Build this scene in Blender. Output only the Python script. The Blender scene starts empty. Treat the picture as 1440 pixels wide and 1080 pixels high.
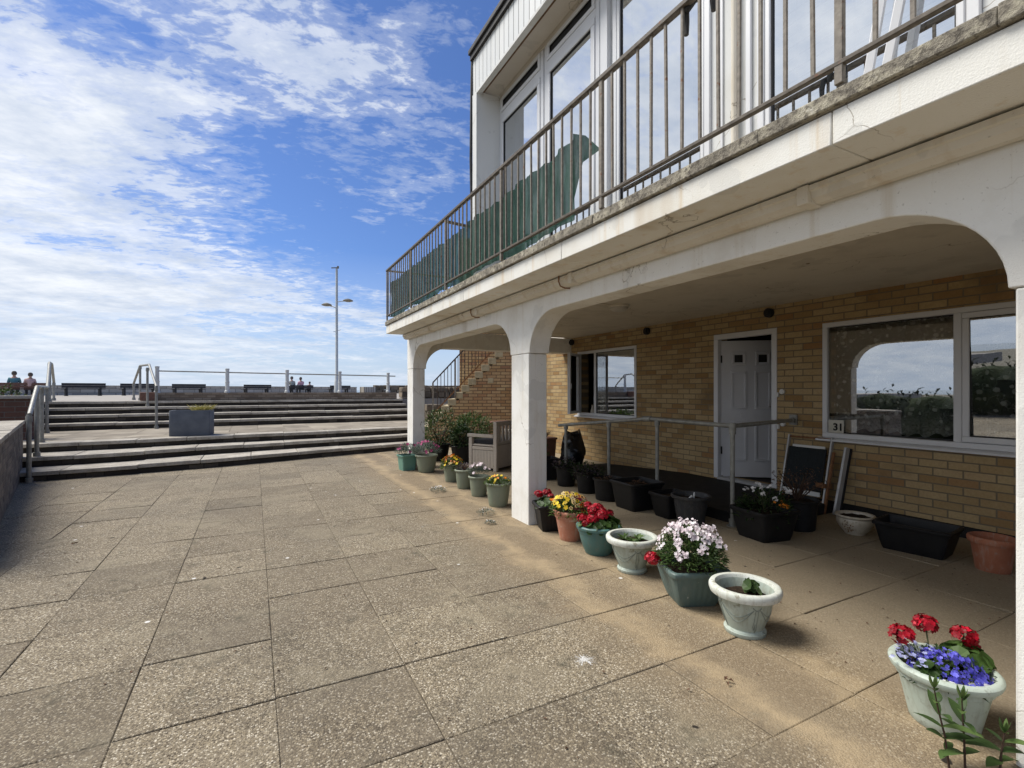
import bpy, bmesh, math, random
from math import sin, cos, pi, radians as R, sqrt, atan2
from mathutils import Vector, Matrix, noise as mn
random.seed(11)
C = bpy.context.scene.collection
D = bpy.data
U = random.uniform

# ------------------------------------------------------------------ node helpers
class NT:
    def __init__(s, name):
        s.m = D.materials.new(name); s.m.use_nodes = True
        s.t = s.m.node_tree; s.t.nodes.clear()
        s.out = s.t.nodes.new('ShaderNodeOutputMaterial')
    def n(s, typ, ins=None, **kw):
        q = s.t.nodes.new(typ)
        for k, v in kw.items(): setattr(q, k, v)
        for k, v in (ins or {}).items():
            if isinstance(v, bpy.types.NodeSocket): s.t.links.new(v, q.inputs[k])
            else: q.inputs[k].default_value = v
        return q
    def pos(s): return s.n('ShaderNodeNewGeometry').outputs['Position']
    def obj(s): return s.n('ShaderNodeTexCoord').outputs['Object']
    def isl(s): return s.n('ShaderNodeNewGeometry').outputs['Random Per Island']
    def xyz(s, v):
        q = s.n('ShaderNodeSeparateXYZ', {0: v}); return q.outputs
    def comb(s, x=0., y=0., z=0.): return s.n('ShaderNodeCombineXYZ', {0: x, 1: y, 2: z}).outputs[0]
    def noise(s, v, sc, det=4., rough=.55, dist=0.):
        return s.n('ShaderNodeTexNoise', {'Vector': v, 'Scale': sc, 'Detail': det, 'Roughness': rough, 'Distortion': dist}).outputs['Fac']
    def vor(s, v, sc, feature='F1', out='Distance', rnd=1.):
        return s.n('ShaderNodeTexVoronoi', {'Vector': v, 'Scale': sc, 'Randomness': rnd}, feature=feature).outputs[out]
    def map(s, v, sc=(1, 1, 1), loc=(0, 0, 0), rot=(0, 0, 0)):
        return s.n('ShaderNodeMapping', {'Vector': v, 'Scale': sc, 'Location': loc, 'Rotation': rot}).outputs[0]
    def math(s, op, a, b=0., c=0., clamp=False):
        q = s.n('ShaderNodeMath', {0: a, 1: b, 2: c}, operation=op); q.use_clamp = clamp; return q.outputs[0]
    def ramp(s, f, stops, interp='LINEAR'):
        q = s.n('ShaderNodeValToRGB', {0: f}); e = q.color_ramp.elements; q.color_ramp.interpolation = interp
        while len(e) > 1: e.remove(e[-1])
        for i, (p, c) in enumerate(stops):
            x = e[0] if i == 0 else e.new(p)
            x.position = p
            x.color = (c, c, c, 1) if isinstance(c, (int, float)) else (*c, 1)
        return q.outputs[0]
    def mr(s, v, a, b, c=0., d=1.):
        return s.n('ShaderNodeMapRange', {0: v, 1: a, 2: b, 3: c, 4: d}).outputs[0]
    def mix(s, f, a, b, blend='MIX'):
        q = s.n('ShaderNodeMix', data_type='RGBA', blend_type=blend)
        for i, v in ((0, f), (6, a), (7, b)):
            if isinstance(v, bpy.types.NodeSocket): s.t.links.new(v, q.inputs[i])
            else: q.inputs[i].default_value = v if i == 0 or len(v) == 4 else (*v, 1)
        return q.outputs[2]
    def bump(s, h, st=.3, dist=.01, nrm=None):
        ins = {'Height': h, 'Strength': st, 'Distance': dist}
        if nrm: ins['Normal'] = nrm
        return s.n('ShaderNodeBump', ins).outputs[0]
    def bsdf(s, col, rough=.7, nrm=None, spec=.4, **kw):
        ins = {'Base Color': col if isinstance(col, bpy.types.NodeSocket) else (*col, 1), 'Roughness': rough, 'Specular IOR Level': spec}
        if nrm: ins['Normal'] = nrm
        for k, v in kw.items(): ins[k.replace('_', ' ')] = v
        return s.n('ShaderNodeBsdfPrincipled', ins).outputs[0]
    def done(s, sh):
        s.t.links.new(sh, s.out.inputs[0]); return s.m

def mottle(name, c1, c2, sc=8., rough=.6, bump=.15, bsc=60., spec=.35, isl=0., metal=0., speck=None, streak=None):
    t = NT(name); p = t.obj()
    f = t.noise(p, sc, 5)
    col = t.mix(t.mr(f, .3, .7), c1, c2)
    if isl:
        col = t.mix(isl, col, t.ramp(t.isl(), [(0, tuple(x*.45 for x in c1)), (.5, c1), (1, tuple(min(1, x*1.7) for x in c2))]))
    if speck:
        col = t.mix(t.mr(t.noise(p, speck[0], 3), speck[1], speck[1]+.06), col, speck[2])
    if streak:
        q = t.xyz(t.n('ShaderNodeVectorMath', {0: p, 1: t.comb(t.isl(), t.isl(), 0.)}, operation='ADD').outputs[0])
        sv = t.comb(t.math('MULTIPLY', q[0], 34.), t.math('MULTIPLY', q[1], 34.), t.math('MULTIPLY', q[2], 5.))
        col = t.mix(t.mr(t.noise(sv, 1., 5, .65), .50, .72, 0., .75), col, streak)
        col = t.mix(t.mr(t.noise(p, 26., 6, .75), .56, .66, 0., .65), col, tuple(k*.8 for k in streak))
    nr = t.bump(t.noise(p, bsc, 3), bump, .004) if bump else None
    return t.done(t.bsdf(col, rough, nr, spec, Metallic=metal))

def leafmat(name, c1, c2, trans=.25, rough=.5):
    t = NT(name)
    col = t.ramp(t.isl(), [(0, tuple(x*.55 for x in c1)), (.45, c1), (1, c2)])
    a = t.bsdf(col, rough, None, .35)
    b = t.n('ShaderNodeBsdfTranslucent', {'Color': col}).outputs[0]
    return t.done(t.n('ShaderNodeMixShader', {0: trans, 1: a, 2: b}).outputs[0])

# ------------------------------------------------------------------ materials
def brick_mat(name, axis, stops, mortar, bw=.24, bh=.08, ms=.007, dirt=None):
    t = NT(name); x, y, z = t.xyz(t.pos())
    v = t.comb({'x': x, 'y': y}[axis], z, 0.)
    w = t.noise(t.pos(), 3., 3)
    q = t.n('ShaderNodeTexBrick', {'Vector': v, 'Color1': (0, 0, 0, 1), 'Color2': (1, 1, 1, 1), 'Mortar': (.5, .5, .5, 1), 'Scale': 1., 'Mortar Size': ms,
            'Mortar Smooth': .15, 'Bias': 0., 'Brick Width': bw, 'Row Height': bh}, offset=.5, squash=1.)
    col = t.ramp(q.outputs['Color'], stops)
    fine = t.noise(t.pos(), 45., 5, .65)
    col = t.mix(t.mr(fine, .3, .75, 0., .35), col, tuple(c*.45 for c in stops[0][1]))
    col = t.mix(t.mr(w, .35, .7, 0., .25), col, tuple(c*.8 for c in stops[-1][1]))
    if dirt:
        col = t.mix(t.mr(t.noise(t.pos(), 1.3, 5), dirt[0], dirt[0]+.15, 0, .8), col, dirt[1])
    mcol = t.mix(fine, tuple(c*.6 for c in mortar), mortar)
    col = t.mix(q.outputs['Fac'], col, mcol)
    h = t.math('SUBTRACT', t.math('MULTIPLY', fine, .25), q.outputs['Fac'])
    return t.done(t.bsdf(col, .88, t.bump(h, .7, .006), .2))

M = {}
buff = [(0, (.33, .205, .09)), (.18, (.40, .28, .135)), (.55, (.49, .365, .19)), (.86, (.53, .40, .22)), (.94, (.41, .26, .125)), (1, (.36, .20, .09))]
M['brick'] = brick_mat('buff_brick', 'y', buff, (.25, .20, .135), dirt=(.58, (.20, .135, .07)))
M['brick_x'] = brick_mat('stair_brick', 'x', [(0, (.36, .21, .10)), (.35, (.46, .31, .16)), (.75, (.52, .38, .21)), (.92, (.40, .22, .12)), (1, (.30, .16, .10))], (.16, .12, .085))
def brick_obj(name, stops, mortar):
    t = NT(name); x, y, z = t.xyz(t.obj())
    q = t.n('ShaderNodeTexBrick', {'Vector': t.comb(x, z, 0.), 'Color1': (0, 0, 0, 1), 'Color2': (1, 1, 1, 1), 'Mortar': (.5, .5, .5, 1), 'Scale': 1., 'Mortar Size': .008, 'Mortar Smooth': .15, 'Bias': 0., 'Brick Width': .23, 'Row Height': .078}, offset=.5, squash=1.)
    f = t.noise(t.obj(), 2.2, 5); fine = t.noise(t.obj(), 40., 5, .65)
    col = t.mix(t.mr(f, .45, .7, 0., .55), t.ramp(q.outputs['Color'], stops), (.34, .16, .09))
    col = t.mix(t.mr(fine, .4, .75, 0., .4), col, (.15, .10, .06))
    col = t.mix(q.outputs['Fac'], col, mortar)
    return t.done(t.bsdf(col, .9, t.bump(t.math('SUBTRACT', t.math('MULTIPLY', fine, .25), q.outputs['Fac']), .7, .006), .2))
M['brick_s'] = brick_obj('stair_flank_brick', [(0, (.36, .21, .10)), (.3, (.46, .31, .16)), (.7, (.55, .41, .23)), (.9, (.44, .27, .14)), (1, (.30, .16, .10))], (.12, .085, .06))
M['red_brick'] = brick_mat('red_brick', 'x', [(0, (.10, .05, .04)), (.5, (.15, .075, .055)), (1, (.11, .07, .055))], (.17, .15, .13), .3, .1)
M['grey_brick'] = brick_mat('low_wall_brick', 'x', [(0, (.15, .115, .085)), (.5, (.24, .19, .145)), (1, (.30, .25, .195))], (.17, .14, .11), .22, .075)
M['white_brick'] = brick_mat('white_painted_brick', 'y', [(0, (.62, .70, .74)), (1, (.72, .79, .82))], (.36, .42, .46))

def rendermat(name, c, dirty, amt=.35, stip=180., bs=.35, streak=None):
    t = NT(name); p = t.pos(); x, y, z = t.xyz(p)
    f = t.noise(p, 2.2, 6, .6)
    col = t.mix(t.mr(f, .48, .78, 0., amt), c, dirty)
    if streak:
        sv = t.comb(t.math('MULTIPLY', x, 9.), t.math('MULTIPLY', y, 9.), t.math('MULTIPLY', z, .5))
        col = t.mix(t.mr(t.noise(sv, 1., 5, .6), .55, .78, 0., .75), col, streak)
        sv2 = t.comb(x, t.math('MULTIPLY', y, 2.3), t.math('MULTIPLY', z, .1))
        col = t.mix(t.mr(t.noise(sv2, 1., 3, .6), .60, .75, 0., .55), col, tuple(k*.8 for k in streak))
    col = t.mix(t.mr(t.noise(p, 60., 3), .66, .74, 0., .4), col, tuple(k*.5 for k in dirty))
    wp = t.n('ShaderNodeVectorMath', {0: p, 1: t.n('ShaderNodeTexNoise', {'Vector': p, 'Scale': 1.6, 'Detail': 6.}).outputs['Color']}, operation='ADD').outputs[0]
    cr = t.vor(wp, .55, 'DISTANCE_TO_EDGE')
    cm = t.math('MULTIPLY', t.mr(cr, .0008, .0028, 1., 0.), t.mr(t.noise(p, 1.1, 2), .46, .52))
    col = t.mix(t.math('MULTIPLY', cm, .7), col, (.22, .18, .13))
    pt = t.mr(t.noise(p, 3.3, 3, .5), .62, .635)
    col = t.mix(t.math('MULTIPLY', pt, .55), col, tuple(k*.82 for k in c))
    h = t.math('ADD', t.noise(p, stip, 3, .6), t.math('ADD', t.math('MULTIPLY', t.noise(p, 6., 3), .8), t.math('MULTIPLY', pt, .4)))
    return t.done(t.bsdf(col, .85, t.bump(h, bs, .008), .25))
M['render'] = rendermat('white_render', (.80, .79, .75), (.54, .50, .42), .6, streak=(.60, .53, .42))
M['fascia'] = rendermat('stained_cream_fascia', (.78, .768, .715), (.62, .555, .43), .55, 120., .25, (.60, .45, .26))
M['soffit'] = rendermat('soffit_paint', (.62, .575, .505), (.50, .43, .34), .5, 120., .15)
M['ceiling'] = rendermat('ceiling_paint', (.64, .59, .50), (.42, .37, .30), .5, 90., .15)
M['gutter'] = rendermat('painted_gutter', (.67, .625, .535), (.50, .42, .30), .5, 150., .12, (.50, .38, .24))
M['white_panel'] = rendermat('white_panel', (.68, .69, .68), (.55, .55, .51), .5, 40., .08, (.58, .56, .50))

def lichen():
    t = NT('lichened_concrete'); p = t.pos()
    f = t.noise(p, 9., 8, .7); g = t.noise(p, 38., 6, .7)
    col = t.ramp(f, [(.3, (.15, .135, .11)), (.5, (.31, .28, .225)), (.6, (.48, .44, .34)), (.72, (.66, .63, .56))])
    col = t.mix(t.mr(g, .5, .62, 0., .75), col, (.08, .07, .06))
    return t.done(t.bsdf(col, .95, t.bump(t.math('ADD', f, g), .9, .02), .2))
M['coping'] = lichen()

def step_tread():
    t = NT('weathered_step_concrete'); p = t.pos()
    f = t.noise(p, 3.5, 7, .65); g = t.noise(p, 30., 5, .65)
    col = t.ramp(f, [(.3, (.26, .235, .195)), (.5, (.46, .42, .35)), (.7, (.62, .575, .49))])
    col = t.mix(t.mr(g, .5, .7, 0., .6), col, (.15, .13, .11))
    col = t.mix(t.mr(t.noise(p, 16., 3), .68, .74), col, (.55, .53, .48))
    col = t.mix(.25, col, t.ramp(t.isl(), [(0, (.10, .09, .075)), (1, (.46, .42, .36))]))
    return t.done(t.bsdf(col, .9, t.bump(t.math('ADD', f, g), .6, .02), .2))
M['tread'] = step_tread()
M['riser'] = brick_mat('mossy_shaded_riser', 'x', [(0, (.035, .030, .025)), (.6, (.065, .056, .046)), (1, (.125, .105, .082))], (.05, .043, .036), .23, .08)  # moss, plus the risers' shade put into the near-black colour

def paving():
    t = NT('aggregate_paving'); p = t.pos(); x, y, z = t.xyz(p)
    isl = t.isl()
    big = t.noise(p, .55, 4, .6); mid = t.noise(p, 2.6, 6, .65)
    base = t.ramp(isl, [(0, (.145, .12, .085)), (.3, (.17, .14, .10)), (.65, (.19, .158, .112)), (1, (.23, .193, .138))])
    # exposed aggregate: pale stones in a darker matrix
    vs = t.n('ShaderNodeTexVoronoi', {'Vector': p, 'Scale': 128., 'Randomness': 1.}, feature='F1')
    rnd = t.xyz(vs.outputs['Color'])[0]
    stone = t.ramp(rnd, [(0, (.06, .046, .031)), (.3, (.145, .115, .075)), (.6, (.265, .215, .14)), (.84, (.42, .355, .245)), (1, (.66, .60, .48))])
    inside = t.mr(vs.outputs['Distance'], .45, .72, 1., 0.)
    wear = t.mr(t.math('ADD', mid, t.math('MULTIPLY', t.math('SUBTRACT', isl, .5), .22)), .34, .60, .45, 1.)
    col = t.mix(t.math('MULTIPLY', inside, wear), base, stone)
    col = t.mix(t.mr(mid, .50, .75, 0., .50), col, (.078, .064, .048))          # grime patches
    col = t.mix(t.mr(big, .48, .68, 0., .42), col, (.085, .078, .066))
    col = t.mix(t.mr(t.noise(p, 1.1, 7, .72), .52, .62, 0., .45), col, (.30, .255, .175))       # paler worn patches
    col = t.mix(t.mr(t.noise(p, 4.5, 7, .75), .57, .69, 0., .7), col, (.062, .058, .04))         # algae blotches
    col = t.mix(.055, col, t.mix(isl, t.mix(.5, col, (.05, .042, .03)), t.mix(.35, col, (.5, .43, .31))))
    # weathering: washed sandy drip lines under the balcony edge, dull brown between
    xw = t.math('ADD', x, t.math('MULTIPLY', t.math('SUBTRACT', t.noise(p, 2.1, 7, .72), .5), .75))
    warm = t.math('MULTIPLY', t.mr(xw, 1.55, 2.0), .55)
    col = t.mix(warm, col, t.mix(t.noise(p, 75., 4, .75), (.10, .072, .042), (.40, .30, .185)))
    d1 = t.math('SUBTRACT', 1., t.math('ABSOLUTE', t.math('MULTIPLY', t.math('SUBTRACT', xw, 2.02), 6.5)), clamp=True)
    d2 = t.math('SUBTRACT', 1., t.math('ABSOLUTE', t.math('MULTIPLY', t.math('SUBTRACT', xw, 2.5), 8.)), clamp=True)
    dr = t.math('MULTIPLY', t.math('MAXIMUM', d1, t.math('MULTIPLY', d2, .75)), t.mr(t.noise(p, 5., 4, .7), .25, .6, .25, 1.), clamp=True)
    col = t.mix(t.math('MULTIPLY', dr, .85), col, t.mix(t.noise(p, 90., 4, .7), (.27, .20, .115), (.52, .41, .26)))
    porch_lift = t.mr(xw, 2.6, 3.0, 0., .5)  # portico floor: cleaner sheltered paving, its colour also lightened against the dim light
    col = t.mix(porch_lift, col, t.mix(t.noise(p, 60., 4, .7), (.19, .152, .102), (.50, .425, .305)))
    # shell / dropping flecks
    v2 = t.n('ShaderNodeTexVoronoi', {'Vector': p, 'Scale': 3.4, 'Randomness': 1.}, feature='F1')
    fl = t.math('MULTIPLY', t.mr(v2.outputs['Distance'], .035, .06, 1., 0.), t.mr(t.xyz(v2.outputs['Color'])[1], .45, .5))
    col = t.mix(fl, col, (.72, .70, .66))
    # gull splash
    dx = t.math('SUBTRACT', x, 1.545); dy = t.math('SUBTRACT', y, 2.12)
    rr = t.math('SQRT', t.math('ADD', t.math('MULTIPLY', dx, dx), t.math('MULTIPLY', dy, dy)))
    ang = t.math('ARCTAN2', dy, dx)
    ray = t.noise(t.comb(t.math('MULTIPLY', ang, 2.6), t.math('MULTIPLY', rr, 3.), 0.), 2.2, 5, .8)
    sp = t.math('MAXIMUM', t.math('GREATER_THAN', t.math('MULTIPLY', t.math('POWER', ray, 3.), .42), t.math('ADD', rr, .030)), t.math('GREATER_THAN', t.noise(p, 30., 3, .7), t.math('ADD', .50, t.math('MULTIPLY', rr, 2.4))))
    col = t.mix(t.math('MULTIPLY', sp, .8), col, (.66, .66, .64))
    col = t.mix(t.mr(t.noise(p, 7., 2), .735, .76), col, (.03, .024, .018))
    h = t.math('ADD', t.math('MULTIPLY', t.math('MULTIPLY', inside, wear), .6), t.math('MULTIPLY', mid, .5))
    return t.done(t.bsdf(col, .88, t.bump(h, .55, .006), .25))
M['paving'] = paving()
M['joint'] = mottle('dark_joint_soil', (.06, .048, .033), (.17, .14, .098), 4, .95)
M['promenade'] = mottle('promenade_concrete', (.30, .275, .24), (.38, .35, .31), 2., .9)
M['ground'] = mottle('rough_ground', (.12, .11, .08), (.18, .16, .11), .5, .95)
M['landing'] = mottle('landing_concrete', (.20, .17, .13), (.36, .315, .245), 3., .9, .4, 40., .25, .25)
M['seawall'] = brick_mat('sea_wall_stone', 'x', [(0, (.36, .335, .29)), (.5, (.50, .465, .40)), (1, (.60, .56, .49))], (.3, .28, .245), .6, .25, .02)
M['pale_block'] = brick_mat('pale_stone_block', 'x', [(0, (.42, .38, .32)), (1, (.52, .47, .40))], (.2, .18, .15), .22, .6, .03)
M['rubble'] = mottle('rubble_stone', (.10, .085, .068), (.26, .21, .15), 5., .95, .8, 14., .2, .5)
M['leftwall'] = None
def lw():
    t = NT('aged_wall_brick'); p = t.obj(); x, y, z = t.xyz(p)
    q = t.n('ShaderNodeTexBrick', {'Vector': t.comb(y, z, 0.), 'Color1': (.10, .085, .07, 1), 'Color2': (.26, .215, .17, 1), 'Mortar': (.20, .18, .15, 1), 'Scale': 1., 'Mortar Size': .008,
            'Brick Width': .23, 'Row Height': .08, 'Mortar Smooth': .2}, offset=.5)
    f = t.noise(p, 6., 6, .7)
    col = t.mix(t.mr(f, .45, .65, 0., .7), q.outputs['Color'], (.10, .088, .075))
    col = t.mix(t.mr(t.noise(p, 25., 4), .6, .7, 0., .7), col, (.30, .28, .25))
    return t.done(t.bsdf(col, .95, t.bump(t.math('ADD', t.math('MULTIPLY', q.outputs['Fac'], -1.), t.math('MULTIPLY', f, 1.5)), .8, .012), .2))
M['leftwall'] = lw()

M['upvc'] = mottle('white_upvc', (.70, .71, .73), (.66, .67, .69), 5, .35, .03, 80., .5)
M['door'] = mottle('white_door_skin', (.66, .67, .70), (.62, .63, .66), 4, .4, .04, 90., .5)
M['gasket'] = mottle('black_gasket', (.012, .012, .013), (.02, .02, .02), 10, .6, 0)
M['galv'] = mottle('galvanised_steel', (.20, .20, .18), (.32, .315, .285), 14, .5, .1, 120., .5, metal=.25)
M['paintpost'] = mottle('pale_grey_paint', (.50, .52, .52), (.58, .59, .58), 8, .55, .1)
M['rail'] = mottle('brown_weathered_paint', (.07, .058, .046), (.15, .128, .102), 30, .6, .3, 90., .3, speck=(22., .66, (.16, .06, .025)))
M['bar'] = mottle('weathered_baluster_paint', (.15, .13, .108), (.27, .24, .20), 34, .65, .3, 90., .3, speck=(25., .64, (.17, .07, .03)))
M['stairrail'] = mottle('rusty_black_rail', (.035, .03, .03), (.09, .055, .04), 20, .6, .2)
M['rust'] = mottle('rusty_iron', (.16, .07, .03), (.26, .13, .06), 30, .85, .4)
M['black_trim'] = mottle('black_roof_trim', (.015, .015, .017), (.04, .038, .036), 12, .6, .1)
M['brown_timber'] = mottle('rotten_timber', (.10, .055, .028), (.22, .13, .07), 14, .85, .4)
M['darkramp'] = mottle('dark_painted_concrete', (.012, .012, .013), (.026, .025, .024), 7, .8, .3, 60., .2)
M['step_block'] = mottle('stair_concrete', (.33, .27, .17), (.47, .40, .27), 7, .9, .4)
M['benchblack'] = mottle('dark_bench_wood', (.018, .019, .022), (.035, .035, .038), 20, .6, .15)
M['benchbrown'] = mottle('brown_bench_wood', (.12, .06, .045), (.19, .10, .07), 20, .7, .15)
M['planterbox'] = mottle('grey_fibreclay', (.085, .095, .11), (.13, .14, .155), 5, .7, .3, 40., .35, speck=(9., .68, (.2, .21, .22)))
M['soil'] = mottle('potting_soil', (.012, .009, .007), (.045, .032, .022), 60, .98, .9, 90., .1, speck=(90., .68, (.14, .10, .07)))
M['lampgrey'] = mottle('lamp_column_paint', (.42, .45, .45), (.5, .52, .52), 5, .5, .05)
M['lamphead'] = mottle('lamp_head_bronze', (.16, .145, .11), (.22, .20, .15), 8, .5, .05)
M['resin'] = mottle('taupe_resin', (.42, .37, .31), (.48, .42, .355), 20, .6, .15, 80.)
M['cushion'] = mottle('dark_grey_cushion', (.03, .03, .033), (.05, .05, .053), 40, .95, .3)
M['blackpot'] = mottle('black_plastic', (.006, .0062, .007), (.012, .012, .013), 9, .5, .1, 50., .3, speck=(50., .72, (.06, .055, .05)))
M['greypot'] = mottle('dark_grey_plastic', (.025, .026, .028), (.04, .04, .042), 9, .55, .1, 60., streak=(0.08, 0.075, 0.065))
M['palepot'] = mottle('pale_green_plastic', (.36, .42, .365), (.46, .51, .45), 7, .55, .12, 60., .4, speck=(13., .64, (.24, .25, .19)), streak=(0.27, 0.275, 0.205))
M['whiterim'] = mottle('weathered_white_rim', (.66, .68, .63), (.54, .57, .50), 9, .55, .2, 60., .4, speck=(16., .63, (.32, .31, .24)), streak=(0.4, 0.39, 0.31))
M['bluepale'] = mottle('pale_grey_green_plastic', (.40, .465, .40), (.46, .52, .455), 7, .5, .1, 60., .4, speck=(14., .68, (.28, .30, .25)), streak=(0.29, 0.3, 0.235))
M['tealpot'] = mottle('teal_plastic', (.065, .155, .15), (.085, .185, .175), 7, .45, .1, 60., .4, speck=(40., .72, (.3, .34, .32)), streak=(0.13, 0.17, 0.145))
M['greenpot'] = mottle('dark_green_plastic', (.085, .135, .128), (.115, .165, .155), 7, .5, .12, 60., .4, speck=(36., .70, (.4, .42, .4)), streak=(0.15, 0.185, 0.165))
M['brightgreen'] = mottle('mid_green_plastic', (.13, .27, .21), (.16, .31, .24), 7, .5, .1)
M['sagepot'] = mottle('sage_plastic', (.185, .215, .155), (.225, .25, .185), 7, .55, .1, 60., .4, speck=(30., .70, (.33, .33, .27)), streak=(0.25, 0.25, 0.18))
M['terra'] = mottle('terracotta', (.42, .165, .10), (.52, .24, .155), 8, .75, .2, 60., .3, speck=(9., .62, (.55, .40, .32)), streak=(0.5, 0.36, 0.28))
M['terradark'] = mottle('dusty_terracotta', (.30, .105, .055), (.40, .16, .09), 6, .8, .2, 60., .3, speck=(5., .60, (.42, .29, .22)), streak=(0.38, 0.26, 0.2))
M['brownpot'] = mottle('brown_plastic', (.16, .075, .05), (.2, .1, .07), 6, .6, .1)
M['ceramic'] = mottle('cream_glaze', (.52, .47, .38), (.60, .55, .45), 6, .3, .05, 40., .5, streak=(0.36, 0.3, 0.21))
M['motif'] = mottle('brown_glaze', (.12, .06, .02), (.2, .1, .04), 10, .4, 0)
M['relief'] = mottle('dirty_relief', (.20, .235, .205), (.27, .30, .265), 10, .6, .1)
M['stem'] = mottle('plant_stem', (.06, .075, .03), (.10, .10, .045), 10, .7, 0)
M['redstem'] = mottle('dark_stem', (.05, .025, .02), (.08, .05, .03), 10, .7, 0)
M['binbag'] = mottle('black_polythene', (.006, .006, .007), (.012, .012, .013), 8, .22, .25, 22., .6)
M['alu'] = mottle('dull_aluminium', (.40, .40, .40), (.48, .48, .47), 10, .45, .1, 60., .5, metal=.4)
M['darkfabric'] = mottle('dark_chair_fabric', (.012, .016, .018), (.02, .025, .028), 60, .9, .2)
M['whiteplastic'] = mottle('white_plastic', (.72, .72, .70), (.66, .66, .63), 8, .45, .05)
M['cardwhite'] = mottle('number_card', (.62, .60, .52), (.52, .50, .43), 12, .8, .05)
M['ink'] = mottle('black_ink', (.008, .008, .008), (.012, .012, .012), 10, .6, 0)
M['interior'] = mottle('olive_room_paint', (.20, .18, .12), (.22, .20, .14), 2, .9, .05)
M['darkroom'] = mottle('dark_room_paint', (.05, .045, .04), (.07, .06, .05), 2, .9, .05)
M['lampglass'] = mottle('opal_diffuser', (.55, .53, .48), (.50, .47, .42), 4, .4, 0)
M['hair'] = mottle('grey_brown_hair', (.07, .055, .045), (.12, .10, .085), 40, .8, .1)
M['skin'] = mottle('skin', (.45, .27, .20), (.50, .31, .23), 20, .6, .05)
for k, c in dict(teal_shirt=(.10, .24, .27), pink_shirt=(.55, .38, .36), pale_shirt=(.40, .42, .38), rose_shirt=(.62, .36, .42), trousers=(.05, .055, .07)).items():
    M[k] = mottle(k, c, tuple(x*.85 for x in c), 12, .9, .1)

M['l_ger'] = leafmat('geranium_leaf', (.035, .075, .016), (.075, .135, .03))
M['l_bright'] = leafmat('bright_leaf', (.055, .11, .02), (.13, .20, .045))
M['l_dark'] = leafmat('dark_leaf', (.018, .042, .012), (.05, .085, .024))
M['l_grey'] = leafmat('grey_green_leaf', (.10, .135, .11), (.20, .24, .20))
M['l_bush'] = leafmat('bush_leaf', (.035, .075, .014), (.10, .145, .035))
M['l_dry'] = leafmat('dry_leaf', (.10, .055, .03), (.22, .12, .075), .15, .8)
M['l_straw'] = leafmat('straw_leaf', (.36, .33, .10), (.55, .48, .2), .3, .8)
M['l_purple'] = leafmat('purple_leaf', (.07, .05, .065), (.18, .15, .17))
M['l_hedge'] = leafmat('hedge_leaf', (.014, .024, .009), (.035, .05, .016), .1, 1.)
M['l_weed'] = leafmat('weed_leaf', (.06, .11, .03), (.13, .20, .06))
M['red'] = leafmat('red_petal', (.36, .004, .016), (.56, .008, .03), .12)
M['pinkwhite'] = leafmat('pale_pink_petal', (.80, .68, .72), (.88, .85, .86), .2)
M['blue'] = leafmat('blue_petal', (.10, .09, .58), (.20, .20, .82), .2)
M['paleblue'] = leafmat('pale_blue_petal', (.45, .48, .80), (.68, .72, .90), .2)
M['yellow'] = leafmat('yellow_petal', (.78, .53, .01), (.88, .68, .03), .15)
M['cream'] = leafmat('cream_petal', (.76, .55, .22), (.84, .72, .42), .15)
M['orange'] = leafmat('orange_petal', (.80, .20, .015), (.86, .38, .04), .15)
M['maroon'] = leafmat('maroon_petal', (.12, .006, .02), (.26, .012, .05), .15)
M['magenta'] = leafmat('magenta_petal', (.40, .05, .17), (.58, .12, .30), .15)
M['white'] = leafmat('white_petal', (.78, .76, .74), (.88, .87, .85), .2)
M['centre'] = mottle('flower_centre', (.03, .01, .012), (.05, .02, .015), 10, .8, 0)

def glass(name, fac, tint=(.93, .95, .95)):
    t = NT(name)
    fr = t.n('ShaderNodeLayerWeight', {'Blend': .35}).outputs['Fresnel']
    f = t.math('ADD', fac, t.math('MULTIPLY', fr, 1.-fac), clamp=True)
    nz = t.bump(t.noise(t.pos(), 1.6, 2), .04, .01)
    g = t.n('ShaderNodeBsdfGlossy', {'Color': (.96, .98, 1, 1), 'Roughness': .0, 'Normal': nz}).outputs[0]
    tr = t.n('ShaderNodeBsdfTransparent', {'Color': (*tint, 1)}).outputs[0]
    return t.done(t.n('ShaderNodeMixShader', {0: f, 1: tr, 2: g}).outputs[0])
M['glass'] = glass('window_glass', .45)
M['glass_up'] = glass('upper_window_glass', .74)

def lace():
    t = NT('lace_net'); p = t.obj(); x, y, z = t.xyz(p)
    v = t.comb(y, z, 0.)
    vo = t.n('ShaderNodeTexVoronoi', {'Vector': t.map(v, (1, 1, 1)), 'Scale': 15., 'Randomness': .9}, feature='F1')
    nz = t.noise(v, 24., 4, .7, 1.2)
    fl = t.math('MULTIPLY', t.mr(t.math('ADD', vo.outputs['Distance'], t.math('MULTIPLY', nz, .55)),   .55, .66, 1., 0.), t.mr(t.xyz(vo.outputs['Color'])[0], .25, .3))
    vine = t.mr(t.math('ABSOLUTE', t.math('SUBTRACT', t.noise(v, 5.5, 3, .6, 1.5), .5)), .0, .022, 1., 0.)
    band = t.mr(z, .26, .05, 0., .5)
    net = t.math('ADD', .06, t.math('MULTIPLY', t.noise(v, 70., 2), .14))
    a = t.math('MAXIMUM', t.math('MAXIMUM', t.math('MULTIPLY', fl, .9), t.math('MULTIPLY', vine, .6)), t.math('ADD', net, t.math('MULTIPLY', band, t.mr(t.noise(v, 34., 4, .75), .38, .62, .35, 1.25))), clamp=True)
    d = t.bsdf((.9, .89, .84), .9, None, .1)
    tr = t.n('ShaderNodeBsdfTransparent').outputs[0]
    return t.done(t.n('ShaderNodeMixShader', {0: a, 1: tr, 2: d}).outputs[0])
M['lace'] = lace()
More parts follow.
